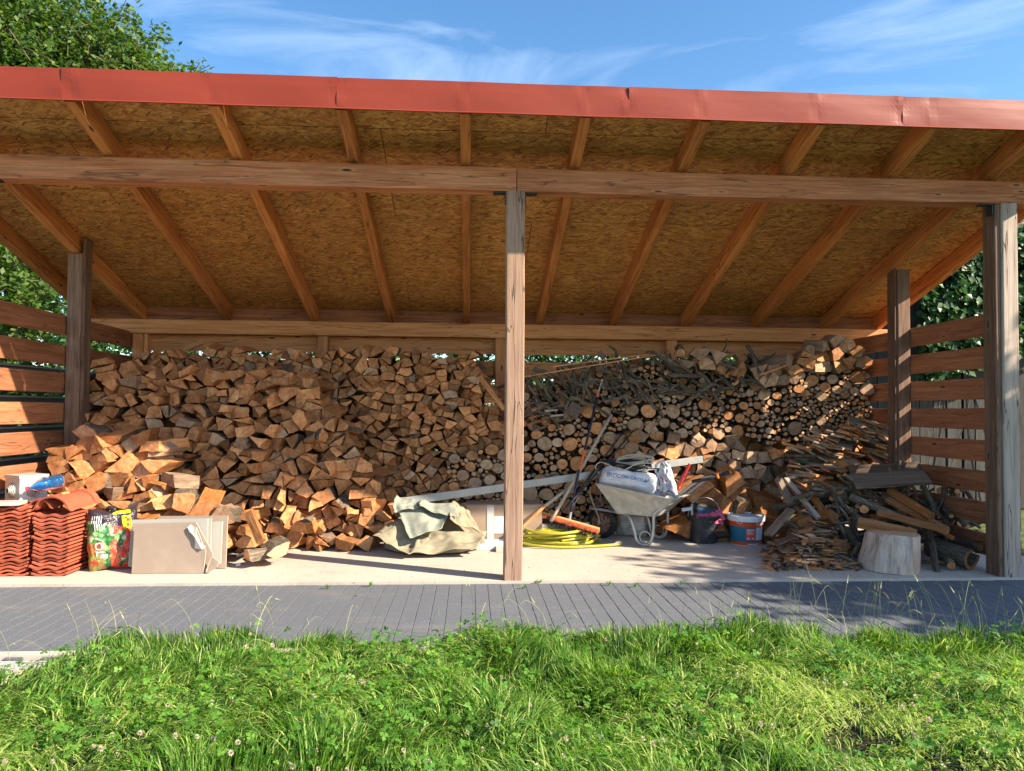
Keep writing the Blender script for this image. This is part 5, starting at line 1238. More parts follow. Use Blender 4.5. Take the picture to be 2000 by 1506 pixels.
# ---------------------------------------------------------------- folded tarpaulin
def cloth(mb, c4, n, m, amp, seed, mat=0, fold=3., curl=.0):
    a, b, c, d = [Vector(p) for p in c4]; nr = (b-a).cross(d-a).normalized()
    if nr.y > 0: nr = -nr
    vs, lc = [], []
    for j in range(m+1):
        for i in range(n+1):
            u, v = i/n, j/m; p = (a.lerp(b, u)).lerp(d.lerp(c, u), v)
            h = noise.noise(Vector((u*fold+seed, v*fold*.6, seed)))*amp*2+noise.noise(Vector((u*fold*3, v*fold*2, seed)))*amp*.8+amp*.8*math.sin(u*fold*4+v*3+seed)
            e = min(u, 1-u, v, 1-v); p = p+nr*h*(.4+min(1, e*6)*.6)+nr*curl*math.exp(-e*14)
            p += Vector((noise.noise(Vector((v*4, seed, 0))), 0, noise.noise(Vector((u*4, seed, 5)))))*.025; p.z = max(p.z, .008)
            vs.append(p); lc.append((u+seed, v, 0))
    mb.add(vs, [[j*(n+1)+i, j*(n+1)+i+1, (j+1)*(n+1)+i+1, (j+1)*(n+1)+i] for j in range(m) for i in range(n)], mat, lc)
Tf = lambda px, py, y: at(px, py, y)
tp_ = thing('tarpaulin', 'crumpled heap of folded grey green tarpaulin left of the centre post', 'tarpaulin', (Tf(840, 1050, 6.9).x, 6.9, 0))
for i, (c4, amp, sd, mt, fo, cu) in enumerate((
        ([Tf(735, 1040, 6.75), Tf(945, 1062, 6.75), Tf(950, 1040, 7.1), Tf(790, 1005, 7.2)], .022, 1.3, 'tarp_sheet', 2.6, 0),
        ([Tf(728, 1048, 6.72), Tf(800, 1086, 6.56), Tf(838, 1058, 6.72), Tf(778, 1020, 6.92)], .018, 4.1, 'tarp_sheet', 2.0, .02),
        ([Tf(800, 1084, 6.6), Tf(930, 1072, 6.62), Tf(948, 1046, 6.78), Tf(828, 1036, 6.78)], .028, 7.7, 'tarp_sheet', 2.4, .01),
        ([Tf(800, 1052, 6.62), Tf(862, 1034, 6.68), Tf(888, 985, 6.98), Tf(770, 980, 6.98)], .016, 9.2, 'tarp_pale', 2.0, .015),
        ([Tf(768, 1002, 6.84), Tf(815, 992, 6.86), Tf(822, 980, 6.95), Tf(774, 969, 6.98)], .012, 12.2, 'tarp_pale', 1.5, .01),
        ([Tf(875, 1018, 6.72), Tf(945, 1045, 6.80), Tf(918, 1000, 7.05), Tf(886, 982, 7.05)], .03, 15.5, 'tarp_sheet', 1.8, .01),
        ([Tf(818, 992, 6.83), Tf(895, 1010, 6.80), Tf(891, 984, 6.95), Tf(822, 981, 6.95)], .010, 18.5, 'tarp_pale', 1.5, .012))):
    mb = MB(); cloth(mb, c4, 26, 18, amp, sd, 0, fo, cu); o = mb.build('tarp_fold', M[mt], tp_, smooth=True); md = o.modifiers.new('thickness', 'SOLIDIFY'); md.thickness = .004
mb = MB(); n_ = 22; cc = Tf(845, 1035, 7.0); vs = []; 
for j in range(8):
    for i in range(n_):
        a = i*math.tau/n_; q = math.cos(j/7*1.5); vs.append(Vector((cc.x+.46*q*math.cos(a)*(1+.12*math.sin(3*a)), 7.0+.26*q*math.sin(a), .02+.26*math.sin(j/7*1.5)*(1-.25*math.cos(a+1)))))
mb.add(vs, [[j*n_+i, j*n_+(i+1) % n_, (j+1)*n_+(i+1) % n_, (j+1)*n_+i] for j in range(7) for i in range(n_)], 0, [v*.8 for v in vs]); mb.build('inner_folds', M['tarp_sheet'], tp_, smooth=True)
# ---------------------------------------------------------------- cardboard, tile box, dish, bar
cx_ = at(985, 1000, 7.25); cbx = thing('cardboard_box', 'beige cardboard box with clear tape standing behind the centre post', 'cardboard box', (cx_.x, 7.4, 0))
x0, x1 = at(911, 1000, 7.2).x, at(1059, 1000, 7.2).x
mb = MB(); box(mb, ((x0+x1)/2, 7.38, .235), (x1-x0, .34, .35)); mb.build('carton', M['cardboard'], cbx)
mb = MB(); box(mb, ((x0+x1)/2-.14, 7.207, .235), (.07, .004, .346)); mb.build('tape', M['tape_clear'], cbx)
mb = MB(); box(mb, ((x0+x1)/2-.03, 7.206, .21), (.14, .004, .17)); mb.build('paper_label', M['print_white'], cbx)
mb = MB(); box(mb, ((x0+x1)/2-.1, 7.35, .402), (x1-x0-.22, .30, .008), rot=Matrix.Rotation(R(2), 3, 'X')); mb.build('flap', M['cardboard'], cbx)
for (a, b, h0, h1, l, m_) in ((930, 1003, .0, .07, 'pale flat package lying under the cardboard box front', 'label_pale'), (968, 1005, .0, .04, 'small pale slab in front of the flat package', 'gypsum')):
    xa, xb = at(a, 1040, 7.08).x, at(b, 1040, 7.08).x; mb = MB(); box(mb, ((xa+xb)/2, 7.08 if h1 > .05 else 6.93, (h0+h1)/2+.004), (xb-xa, .2 if h1 > .05 else .1, h1)); tag(mb.build('package', M[m_]), l, 'package')
d_ = onz(975, 1060); mb = MB(); lathe(mb, d_+Vector((0, .1, 0)), [(.0, .012), (.10, .008), (.15, .035), (.18, .055), (.185, .052), (.155, .03), (.10, .0), (0, 0)], 28, cap0=False); tag(mb.build('plastic_dish', M['sack_grey'], smooth=True), 'shallow grey dish on the slab just left of the centre post', 'dish')
p, q = at(792, 979, 7.08), at(1372, 897, 7.80); p.z += .0
mb = MB(); timber(mb, p, q, .022, .078, .5, jit=0, c=.004, seg=3); tag(mb.build('aluminium_bar', M['aluminium_bar']), 'long pale metal straightedge leaning across behind the centre post', 'bar')
p, q = at(1035, 1030, 7.45), at(1150, 1025, 7.6); mb = MB(); timber(mb, p, q, .03, .06, .5, jit=0, c=.004, seg=2); tag(mb.build('metal_bar', M['galvanised_steel']), 'short grey metal bar lying low behind the broom head', 'bar')
# ---------------------------------------------------------------- hose
hc = onz(1092, 1064); pts = []; K = 9; N_ = 26
for k in range(K*N_):
    t = k/N_; a = t*math.tau; j = math.floor(t)
    rx = .40+.075*math.sin(t*2.1+1)-.012*t; ry = .20+.045*math.sin(t*1.7)
    pts.append(Vector((hc.x-.03+.05*math.sin(j*2.3)+rx*math.cos(a), hc.y+.06+.03*math.cos(j*1.9)+ry*math.sin(a), .018+.0145*t+.012*math.sin(a*2+j)+.012)))
e_ = onz(1212, 1067); last = pts[-1]; pts[0:0] = [Vector((e_.x, e_.y, .02)), Vector((e_.x-.25, e_.y-.03, .018)), Vector((hc.x+.12, hc.y-.20, .018))][:0]
mb = MB(); tube(mb, pts, .015, 8, sm=1, tint=.5); hz = mb.build('garden_hose', M['hose_yellow'], smooth=True); tag(hz, 'coiled yellow garden hose lying on the slab right of the centre post', 'hose')
mb = MB(); tube(mb, [Vector((hc.x-.42, hc.y-.02, .05)), Vector((hc.x-.30, hc.y-.17, .03)), Vector((hc.x, hc.y-.235, .02)), Vector((e_.x-.22, e_.y-.06, .016)), Vector((e_.x, e_.y, .022))], .0145, 8, sm=8, tint=.6); mb.build('hose_end', M['hose_yellow'], hz, smooth=True)
mb = MB(); tube(mb, [Vector((hc.x-.38, hc.y-.08, .12)), Vector((hc.x-.1, hc.y-.05, .15)), Vector((hc.x+.10, hc.y-.06, .17)), Vector((hc.x+.20, hc.y-.0, .13)), Vector((hc.x+.18, hc.y-.10, .09)), Vector((hc.x+.0, hc.y-.16, .07))], .014, 8, sm=8, tint=.75); mb.build('hose_loop', M['hose_yellow'], hz, smooth=True)
# ---------------------------------------------------------------- broom
p, q = at(1048, 1003, 7.30), at(1170, 1038, 7.10); d_ = (q-p).normalized(); L_ = (q-p).length; dn = Vector((.02, -.62, -.62)).normalized(); dn = (dn-d_*dn.dot(d_)).normalized(); sd_ = d_.cross(dn)
bm2 = thing('broom', 'wide broom with orange and black bristles and a dark handle leaning on the logs', 'broom', ((p.x+q.x)/2, p.y, 0))
mb = MB(); timber(mb, p-dn*.012, q-dn*.012, .065, .028, .5, up=-dn, jit=0, c=.005, seg=3); mb.build('broom_head', M['gold_wood'], bm2)
for nm, mt, rows, ln_ in (('black_bristles', 'dark_bristle', (-.024, -.010, .004), .085), ('orange_bristles', 'orange_bristle', (.017, .028), .055)):
    mb = MB()
    for r_ in rows:
        for i in range(105):
            b_ = p.lerp(q, (i+.5+uni(-.3, .3))/105)+sd_*(-r_)*(1 if sd_.z < 0 else -1); e2 = b_+dn*ln_*uni(.88, 1.08)+d_*uni(-.006, .006)+sd_*uni(-.004, .004)-sd_*(.012 if nm[0] == 'o' else 0)*(1 if sd_.z < 0 else -1)
            s_ = d_*.0026; mb.add([b_-s_, b_+s_, e2+s_*.5, e2-s_*.5, b_+sd_*.004, e2+sd_*.003], [[0, 1, 2, 3], [0, 4, 5, 3], [1, 4, 5, 2]], 0, None, rnd())
    mb.build(nm, M[mt], bm2)
hp = [(1110, 1026, 7.20), (1115, 1000, 7.22), (1131, 918, 7.36), (1142, 880, 7.45), (1166, 776, 7.72), (1168, 768, 7.74), (1176, 742, 7.80)]
H = [at(*h) for h in hp]
for i, (nm, mt, r) in enumerate((('socket', 'galvanised_steel', .014), ('handle', 'dark_blue_lacquer', .0125), ('handle_grip', 'orange_plastic', .0155), ('handle', 'dark_blue_lacquer', .0125), ('handle_ring', 'orange_plastic', .016), ('handle_tip', 'galvanised_steel', .009))):
    mb = MB(); tube(mb, [H[i], H[i+1]], r, 12); mb.build(nm, M[mt], bm2, smooth=False)
mb = MB(); box(mb, H[0]+Vector((0, 0, -.005)), (.06, .05, .035)); mb.build('bracket', M['galvanised_steel'], bm2)
def pole(a, ya, b, yb, r, mt, nm, label, cat='pole', **k):
    mb = MB(); tube(mb, [at(*a, ya), (at(*a, ya)+at(*b, yb))/2+Vector((.004, 0, .004)), at(*b, yb)], r, 10, sm=3, **k); return tag(mb.build(nm, M[mt], smooth=True), label, cat)
pole((1076, 1018), 7.15, (1194, 810), 7.72, .0175, 'broom_handle_wood', 'wooden_pole', 'thick pale wooden pole leaning on the logs behind the broom handle')
pole((1016, 1034), 7.0, (1062, 990), 7.2, .019, 'split', 'worn_pole', 'worn wooden tool handle slanting out from behind the centre post', 'tool handle')
pole((1062, 990), 7.2, (1122, 945), 7.42, .017, 'broom_handle_wood', 'tool_shaft', 'grey far half of the worn tool handle', 'tool handle')
pole((1098, 1000), 7.2, (1222, 838), 7.78, .0095, 'black_plastic', 'black_rod', 'left of the two long black rods leaning against the logs', 'rod')
pole((1106, 992), 7.2, (1238, 841), 7.76, .0095, 'black_plastic', 'black_rod', 'right of the two long black rods leaning against the logs', 'rod')
pole((1112, 1000), 7.22, (1170, 905), 7.5, .006, 'black_plastic', 'black_rod', 'thin short black rod under the two long ones', 'rod')
# ---------------------------------------------------------------- wheelbarrow
Nn = onz(1262, 1068); yaw = R(29); cv = math.cos(PHI); 
v_ = (Vector((_R0.x, _R0.y, 0))*math.sin(yaw)+Vector((math.sin(PHI), math.cos(PHI), 0))*math.cos(yaw)).normalized(); u_ = Vector((v_.y, -v_.x, 0))
NP = lambda px, py, off=0.: onpl(px, py, Nn+v_*off, v_)                 # on the near frame plane, off metres behind it
wb = thing('wheelbarrow', 'galvanised wheelbarrow with one black wheel loaded with sacks and cables', 'wheelbarrow', (Nn.x, Nn.y+.25, 0))
WD = .48
ax0 = NP(1176, 1019, WD/2)
def fr(px, py, far, sp=0.): p = NP(px, py); return p+v_*(WD*far)+v_*sp
for far in (0, 1):
    sgn = 1 if far == 0 else -1
    P_ = [NP(1140, 996)+v_*(WD*far+sgn*.15), NP(1180, 1001)+v_*(WD*far+sgn*.14), NP(1218, 1007)+v_*(WD*far+sgn*.05), NP(1232, 1016)+v_*(WD*far), NP(1239, 1036)+v_*(WD*far), NP(1244, 1056)+v_*(WD*far), NP(1257, 1067)+v_*(WD*far), NP(1270, 1060)+v_*(WD*far), NP(1276, 1040)+v_*(WD*far), NP(1277, 1010)+v_*(WD*far),
          NP(1283, 999)+v_*(WD*far), NP(1320, 972)+v_*(WD*far), NP(1366, 938)+v_*(WD*far-sgn*.03), NP(1402, 930)+v_*(WD*far-sgn*.04)]
    for p_ in P_[4:9]: p_.z = max(p_.z, .016)
    mb = MB(); tube(mb, P_, .015, 12, sm=6); mb.build('frame_tube', M['galvanised_steel'], wb, smooth=True)
    mb = MB(); g0, g1 = P_[-2].lerp(P_[-1], .0), P_[-1]; tube(mb, [g0-(g1-g0)*.35, g1], .019, 12); mb.build('grip', M['black_plastic'], wb, smooth=True)
    mb = MB(); tube(mb, [g1, g1+(g1-g0).normalized()*.015], .024, 12); mb.build('grip_end', M['orange_plastic'], wb)
    # coiled ring inside the leg loop
    c_ = NP(1259, 1050)+v_*(WD*far+sgn*.02); mb = MB(); tube(mb, [c_+u_*.058*math.cos(t*.35)+Z*(.058*math.sin(t*.35)+.0) for t in range(19)], .008, 8); mb.build('leg_ring', M['galvanised_steel'], wb, smooth=True)
# tray
def T4(px, py, inset): a = NP(px, py, inset); b = a+v_*(WD-2*inset); return a, b
rim = [T4(1163, 944, -.07), T4(1314, 975, -.07)]; bot = [T4(1205, 1002, .04), T4(1281, 1009, .04)]; hi = T4(1328, 965, -.07)
nA, nB = rim[0]; nC, nD = rim[1]; bA, bB = bot[0]; bC, bD = bot[1]
def quadgrid(mb, a, b, c, d, n, m, bulge=0., seed=0.):
    vs = []; nr = (b-a).cross(d-a).normalized()
    for j in range(m+1):
        for i in range(n+1):
            s, t = i/n, j/m; p = a.lerp(b, s).lerp(d.lerp(c, s), t); vs.append(p+nr*(bulge*math.sin(s*math.pi)*math.sin(t*math.pi)))
    mb.add(vs, [[j*(n+1)+i, j*(n+1)+i+1, (j+1)*(n+1)+i+1, (j+1)*(n+1)+i] for j in range(m) for i in range(n)], 0, [v-nA for v in vs])
mb = MB(); quadgrid(mb, nA, nC, bC, bA, 8, 6, .012); quadgrid(mb, nB, nD, bD, bB, 8, 6, -.012); quadgrid(mb, nA, nB, bB, bA, 6, 6, -.03); quadgrid(mb, nC, nD, bD, bC, 6, 6, .03); quadgrid(mb, bA, bC, bD, bB, 6, 6, 0)
to = mb.build('tray', M['cement_stained_steel'], wb, smooth=False); md = to.modifiers.new('thickness', 'SOLIDIFY'); md.thickness = .004
mb = MB(); rp = [nA, nA.lerp(nC, .5)+Z*-.004, nC, nC.lerp(nD, .5)+u_*.03, nD, nD.lerp(nB, .5), nB, nB.lerp(nA, .5)-u_*.04, nA]; tube(mb, rp, .009, 8, sm=5); mb.build('rim', M['galvanised_steel'], wb, smooth=True)
# wheel
wc = ax0.copy(); wc.z = .165; mb = MB(); tr, tw_ = .160, .036
prof = [(tr-.052, -tw_*.7), (tr-.03, -tw_), (tr-.010, -tw_*.85), (tr+.002, -tw_*.45), (tr+.004, 0), (tr+.002, tw_*.45), (tr-.010, tw_*.85), (tr-.03, tw_), (tr-.052, tw_*.7)]
lathe(mb, wc, prof, 36, ax=v_, cap0=False); ty = mb.build('tyre', M['black_rubber'], wb, smooth=True)
mb = MB()
for i in range(40):
    a = i*math.tau/40; dd_ = u_*math.cos(a)+Z*math.sin(a); tt_ = -u_*math.sin(a)+Z*math.cos(a); c_ = wc+dd_*(tr+.002)
    for s_ in (-1, 1): mb.add([c_+v_*s_*.004-tt_*.004, c_+v_*s_*.03-dd_*.004-tt_*.008, c_+v_*s_*.03-dd_*.004, c_+v_*s_*.004+tt_*.004, c_+v_*s_*.004-tt_*.004+dd_*.005, c_+v_*s_*.03-tt_*.008, c_+v_*s_*.03, c_+v_*s_*.004+tt_*.004+dd_*.005], [[0, 1, 2, 3], [4, 5, 6, 7], [0, 4, 7, 3], [0, 1, 5, 4], [3, 2, 6, 7], [1, 2, 6, 5]])
mb.build('tread', M['black_rubber'], ty)
rm_ = MB(); lathe(rm_, wc, [(tr-.050, -tw_*.72), (tr-.056, -tw_*.62), (tr-.062, -tw_*.3), (tr-.066, .0), (tr-.062, tw_*.3), (tr-.050, tw_*.72)], 36, ax=v_, cap0=False)
lathe(rm_, wc, [(.0, -.030), (.022, -.030), (.024, -.022), (.038, -.016)], 20, ax=v_, cap0=False)
for i in range(5):
    a = i*math.tau/5+.3; d1 = u_*math.cos(a)+Z*math.sin(a); tt_ = -u_*math.sin(a)+Z*math.cos(a); a0, a1 = wc-v_*.016+d1*.03, wc-v_*.014+d1*(tr-.056)
    rm_.add([a0-tt_*.016, a0+tt_*.016, a1+tt_*.022, a1-tt_*.022, a0-tt_*.016+v_*.02, a0+tt_*.016+v_*.02, a1+tt_*.022+v_*.02, a1-tt_*.022+v_*.02], [[0, 1, 2, 3], [4, 5, 6, 7], [0, 1, 5, 4], [1, 2, 6, 5], [2, 3, 7, 6], [3, 0, 4, 7]])
rm_.build('wheel_rim', M['rim_plastic'], wb)
mb = MB(); tube(mb, [wc-v_*.11, wc+v_*.11], .009, 10); mb.build('axle', M['galvanised_steel'], wb)
for s_ in (-1, 1):
    mb = MB(); tube(mb, [wc+v_*.095*s_, wc+v_*.10*s_+Z*.05], .014, 8); mb.build('axle_bracket', M['galvanised_steel'], wb)
    mb = MB(); tube(mb, [wc+v_*.085*s_+Z*.05, NP(1163, 965, WD/2)+v_*.14*s_, NP(1168, 948, WD/2)+v_*.2*s_], .0075, 8, sm=4); mb.build('tray_stay', M['galvanised_steel'], wb)
mb = MB(); tube(mb, [NP(1277, 1008), NP(1277, 1008)+v_*WD], .009, 8); mb.build('cross_bar', M['galvanised_steel'], wb)
# sacks in the barrow
xdir = (u_*.965+v_*-.12).normalized()
O = NP(1229, 938, WD*.20); P1 = Pillow(O, (u_*.6+_R0*.4-Z*.15).normalized(), (Z*.9+v_*.45+u_*.15).normalized(), .60, .235, .115, 8, .015, 3.0, .12)
s1 = thing('cement_sack', 'white sack printed with blue capital letters lying in the wheelbarrow', 'sack', O-Z*.1); P1.mesh(M['sack_white'], 'sack', s1, 26, 16)
text_on(s1, 'lettering', 'PRESCON GROUP', .050, lambda x, y: P1.pt(-.04+x*3.35, -.10+y*8.6, 1, .004), M['print_blue'], 1.05)
mb = MB(); vs = [P1.pt(-.72+.09*i/2, -.30+.36*j/2, 1, .003) for j in range(3) for i in range(3)]; mb.add(vs, [[0, 1, 4, 3], [1, 2, 5, 4], [3, 4, 7, 6], [4, 5, 8, 7]]); M['print_faint'] = m_plain('print_faint', (.36, .42, .58), .6); mb.build('emblem', M['print_faint'], s1)
O2 = NP(1262, 966, WD*.5); P2 = Pillow(O2, (u_-Z*.1).normalized(), (Z*.9+v_*.5).normalized(), .46, .16, .11, 21, .015, 3., .1); s2 = P2.mesh(M['sack_white'], 'sack', None, 18, 12); tag(s2, 'second white sack lying under the lettered one in the wheelbarrow', 'sack')
O3 = NP(1303, 938, WD*.40); P3 = Pillow(O3, (u_*.95-v_*.2).normalized(), (Z*.95+v_*.25-u_*.22).normalized(), .17, .40, .06, 33, .022, 2.6, .25, -.35)
s3 = thing('carrier_bag', 'white carrier bag with red cherry print standing at the handle end of the barrow', 'bag', O3-Z*.15); P3.mesh(M['sack_white'], 'bag', s3, 18, 26)
mb = MB()
for i in range(34):
    a, b = uni(-.85, .85), uni(-.9, .25); r = uni(.05, .11); n = 7; vs = [P3.pt(a, b, 1, .003)]+[P3.pt(a+r*math.cos(k*math.tau/n), b+r*.42*math.sin(k*math.tau/n), 1, .003) for k in range(n)]; mb.add(vs, [[0, 1+k, 1+(k+1) % n] for k in range(n)])
tag(mb.build('cherry_print', M['print_red'], s3), kind='stuff')
# bag handle loop
mb = MB(); t0 = P3.pt(0, .8); tube(mb, [t0+u_*.05, t0+u_*.0+Z*.05, t0-u_*.07+Z*.02, t0-u_*.08-Z*.06, t0-u_*.03-Z*.1], .012, 8, sm=5, j=.2); mb.build('bag_handle', M['sack_white'], s3, smooth=True)
# cables
def coil(C, ex, ey, rx, ry, turns, r, jit, ph=0.):
    pts = []
    for k in range(int(turns*14)):
        a = k/14*math.tau+ph; t = k/14; j = math.floor(t); pts.append(C+ex*((rx+jit*math.sin(j*2.7+1))*math.cos(a))+ey*((ry+jit*.6*math.cos(j*1.9))*math.sin(a))+Z*(.004*t+.008*math.sin(a*2+j)))
    return pts
kc = NP(1220, 911, WD*.30); mb = MB(); tube(mb, coil(kc, u_, (v_*.75+Z*.25).normalized(), .26, .11, 9, .0065, .03), .0075, 6, sm=1); kb = mb.build('black_cable', M['black_plastic'], smooth=True); tag(kb, 'tangled bundle of black cables on top of the lettered sack', 'cable')
mb = MB()
for i in range(7):
    a = NP(uni(1165, 1200), uni(905, 925), WD*uni(.1, .5)); b = NP(uni(1240, 1290), uni(905, 925), WD*uni(.1, .5)); tube(mb, [a, a.lerp(b, .35)+Z*uni(.0, .04), a.lerp(b, .7)-Z*uni(0, .02)-v_*.03, b], .0055, 6, sm=5)
mb.build('loose_strand', M['black_plastic'], kb, smooth=True)
mb = MB(); kc2 = NP(1240, 900, WD*.45); tube(mb, coil(kc2, (u_-Z*-.10).normalized(), (v_*.5+Z*.85).normalized(), .20, .045, 5, .006, .012), .008, 6, sm=1); tag(mb.build('cream_cable', M['cable_cream'], smooth=True), 'flattened coil of cream coloured cable above the black cables', 'cable')
mb = MB(); tube(mb, [NP(1170, 925, .02), NP(1163, 912, .02), NP(1176, 903, .05), NP(1215, 918, .0), NP(1245, 905, .02), NP(1275, 905, .05)], .006, 6, sm=6); tag(mb.build('grey_cable', M['cable_cream'], smooth=True), 'single pale cable looping across the front of the black bundle', 'cable')
mb = MB(); tube(mb, [NP(1164, 990, -.03), NP(1165, 960, -.06), NP(1168, 935, -.05), NP(1166, 915, .0), NP(1175, 908, .03)], .0065, 6, sm=6); tag(mb.build('grey_cable', M['black_plastic'], smooth=True), 'dark strap hanging over the front lip of the wheelbarrow', 'strap')
for i, (px, py) in enumerate(((1185, 908), (1260, 920), (1266, 940), (1195, 915))):
    mb = MB(); c_ = NP(px, py, WD*.2-.02); box(mb, c_, (.05, .03, .028), rot=Matrix.Rotation(R(30*i), 3, 'Z') @ Matrix.Rotation(R(20*i), 3, 'Y')); tag(mb.build('plug', M['orange_plastic' if i in (0, 3) else 'cable_cream']), ('orange plug at the left of the black cables', 'cream socket hanging over the sack lettering', 'second cream socket below the first one', 'small orange clip among the black cables')[i], 'plug')
a, b = NP(1319, 966, WD*.62), NP(1347, 906, WD*.75); lv = thing('spirit_level', 'red spirit level standing in the wheelbarrow by the handles', 'spirit level', a)
mb = MB(); timber(mb, a, b, .022, .05, .5, jit=0, c=.003, seg=3, up=-v_); mb.build('level_body', M['red_plastic'], lv)
for t in (.25, .62): mb = MB(); lathe(mb, a.lerp(b, t)-v_*.013, [(.018, 0), (.018, .006), (.010, .008), (.0, .004)], 14, ax=-v_); mb.build('level_vial', M['film_yellow' if t < .5 else 'red_plastic'], lv)
# sack under the barrow
c_ = onz(1238, 1050); P4 = Pillow(c_+Vector((0, .10, .12)), (u_+v_*.2).normalized(), Z, .34, .25, .11, 40, .014, 3., .05); s4 = thing('grey_sack', 'grey white printed sack standing on the slab under the wheelbarrow', 'sack', c_+Vector((0, .1, 0))); P4.mesh(M['sack_grey'], 'sack', s4, 18, 16)
mb = MB()
for j in range(6):
    b = .45-j*.14; vs = []; n = 8
    for i in range(n+1): vs += [P4.pt(-.7+.95*i/n, b, 1, .003), P4.pt(-.7+.95*i/n, b+.04, 1, .003)]
    mb.add(vs, [[2*i, 2*i+2, 2*i+3, 2*i+1] for i in range(n)])
M['print_grey'] = m_plain('print_grey', (.22, .22, .24), .6); mb.build('small_print', M['print_grey'], s4)
# ---------------------------------------------------------------- black bucket with tools
bk = onz(1374, 1058); sc_b = (bk.y)/7.4
bb = thing('black_bucket', 'scuffed black builder bucket filled with a tool case and a pink cloth', 'bucket', bk)
mb = MB(); lathe(mb, bk, [(.135, 0), (.142, .004), (.158, .13), (.163, .132), (.168, .25), (.180, .253), (.182, .272), (.174, .285), (.166, .285), (.160, .25), (.14, .02), (0, .015)], 36); mb.build('bucket_body', M['black_plastic'], bb, smooth=False)
mb = MB(); tube(mb, [bk+Vector((.176*math.cos(t*math.pi/14)*1.0, -.04+.02*math.sin(t*math.pi/14), .265+.20*math.sin(t*math.pi/14))) for t in range(15)], .0035, 6); mb.build('bail', M['galvanised_steel'], bb, smooth=True)
tc_ = bk+Vector((.0, .0, .345)); tl_ = thing('tool_case', 'blue and black power tool case lying in the black bucket', 'tool case', tc_-Z*.05)
Rt = Matrix.Rotation(R(12), 3, 'Y') @ Matrix.Rotation(R(10), 3, 'Z') @ Matrix.Rotation(R(18), 3, 'X')
mb = MB(); sweep(mb, [tc_-Rt@Vector((.13, 0, 0)), tc_-Rt@Vector((.12, 0, 0)), tc_+Rt@Vector((.12, 0, 0)), tc_+Rt@Vector((.13, 0, 0))], [sect(.13, .06, .02), sect(.16, .085, .02), sect(.16, .085, .02), sect(.13, .06, .02)]); mb.build('case_body', M['black_plastic'], tl_)
mb = MB()
for i in range(9): box(mb, tc_+Rt@Vector((-.085+i*.021, -.084, -.012)), (.012, .012, .05), rot=Rt)
box(mb, tc_+Rt@Vector((0, -.08, -.005)), (.21, .008, .06), rot=Rt); mb.build('blue_ribs', M['tool_blue'], tl_)
mb = MB(); box(mb, tc_+Rt@Vector((0, -.03, .05)), (.12, .03, .02), rot=Rt); mb.build('case_handle', M['black_plastic'], tl_)
mb = MB(); cloth(mb, [bk+Vector((-.12, -.15, .275)), bk+Vector((.19, -.13, .245)), bk+Vector((.17, -.02, .36)), bk+Vector((-.10, -.04, .31))], 18, 12, .014, 3.3, 0, 2.5, .0); cloth(mb, [bk+Vector((.02, -.175, .225)), bk+Vector((.185, -.11, .20)), bk+Vector((.18, -.07, .33)), bk+Vector((.03, -.12, .31))], 12, 10, .008, 8.3, 0, 3, 0)
o = mb.build('pink_cloth', M['cloth_pink'], smooth=True); md = o.modifiers.new('thickness', 'SOLIDIFY'); md.thickness = .004; tag(o, 'crumpled pink cloth hanging over the rim of the black bucket', 'cloth')
mb = MB(); c_ = bk+Vector((-.15, -.03, .335)); sweep(mb, [c_-Vector((.09, 0, .0)), c_+Vector((.02, 0, .015))], sect(.03, .035, .004)); mb.build; tag(mb.build('trowel_handle', M['label_pale']), 'pale tool handle sticking out left of the black bucket', 'tool')
mb = MB(); tube(mb, [c_+Vector((.02, 0, -.08)), c_+Vector((.02, 0, .06))], .016, 8); tag(mb.build('hammer', M['galvanised_steel']), 'metal hammer head at the left rim of the black bucket', 'hammer')
# ---------------------------------------------------------------- paint bucket
pb = onz(1457, 1062); pt_ = thing('paint_bucket', 'white lidded paint bucket with orange bands and a teal label', 'bucket', pb)
RB = lambda h: .152+.026*h/.30
def band(h0, h1, lift, name, mt, a0=0., a1=math.tau, n=48):
    mb = MB(); m = 3; lathe(mb, pb, [(RB(h0+(h1-h0)*i/m)+lift, h0+(h1-h0)*i/m) for i in range(m+1)], n, cap0=False, ang0=a0, ang1=a1); return mb.build(name, M[mt], pt_, smooth=True)
mb = MB(); lathe(mb, pb, [(.146, 0), (.152, .003), (RB(.255), .255), (RB(.255)-.004, .257), (.14, .01), (0, .008)], 48); mb.build('bucket_body', M['white_lid'], pt_)
band(.008, .040, .0008, 'lower_band', 'orange_band'); band(.040, .196, .0008, 'teal_band', 'teal_bucket'); band(.196, .250, .0008, 'upper_band', 'orange_band')
mb = MB(); lathe(mb, pb, [(.178, .246), (.187, .247), (.189, .288), (.187, .300), (.181, .303), (.177, .296), (.172, .290), (0, .288)], 48, cap0=False); mb.build('lid', M['white_lid'], pt_, smooth=False)
_, la, lb = frame(Z, Vector((0, 1, .01)))
vd = (CAM-pb); vd.z = 0; vd.normalize(); A0 = math.atan2(vd.dot(lb), vd.dot(la)); SG = 1 if (la*math.cos(A0+.3)+lb*math.sin(A0+.3)).x > (la*math.cos(A0)+lb*math.sin(A0)).x else -1
def cyl(ang, h, lift): a = A0+SG*ang; return pb+la*((RB(h)+lift)*math.cos(a))+lb*((RB(h)+lift)*math.sin(a))+Z*h
def cpatch(name, a0, a1, h0, h1, lift, mt, n=8):
    mb = MB(); vs = [cyl(a0+(a1-a0)*i/n, h0+(h1-h0)*j, lift) for j in (0, 1) for i in range(n+1)]; mb.add(vs, [[i, i+1, n+2+i, n+1+i] for i in range(n)]); return mb.build(name, M[mt], pt_, smooth=True)
cpatch('red_label', -.0, .60, .062, .178, .002, 'label_red'); cpatch('pale_label', .63, 1.25, .062, .192, .002, 'label_pale'); cpatch('small_print', .06, .50, .166, .171, .003, 'print_white')
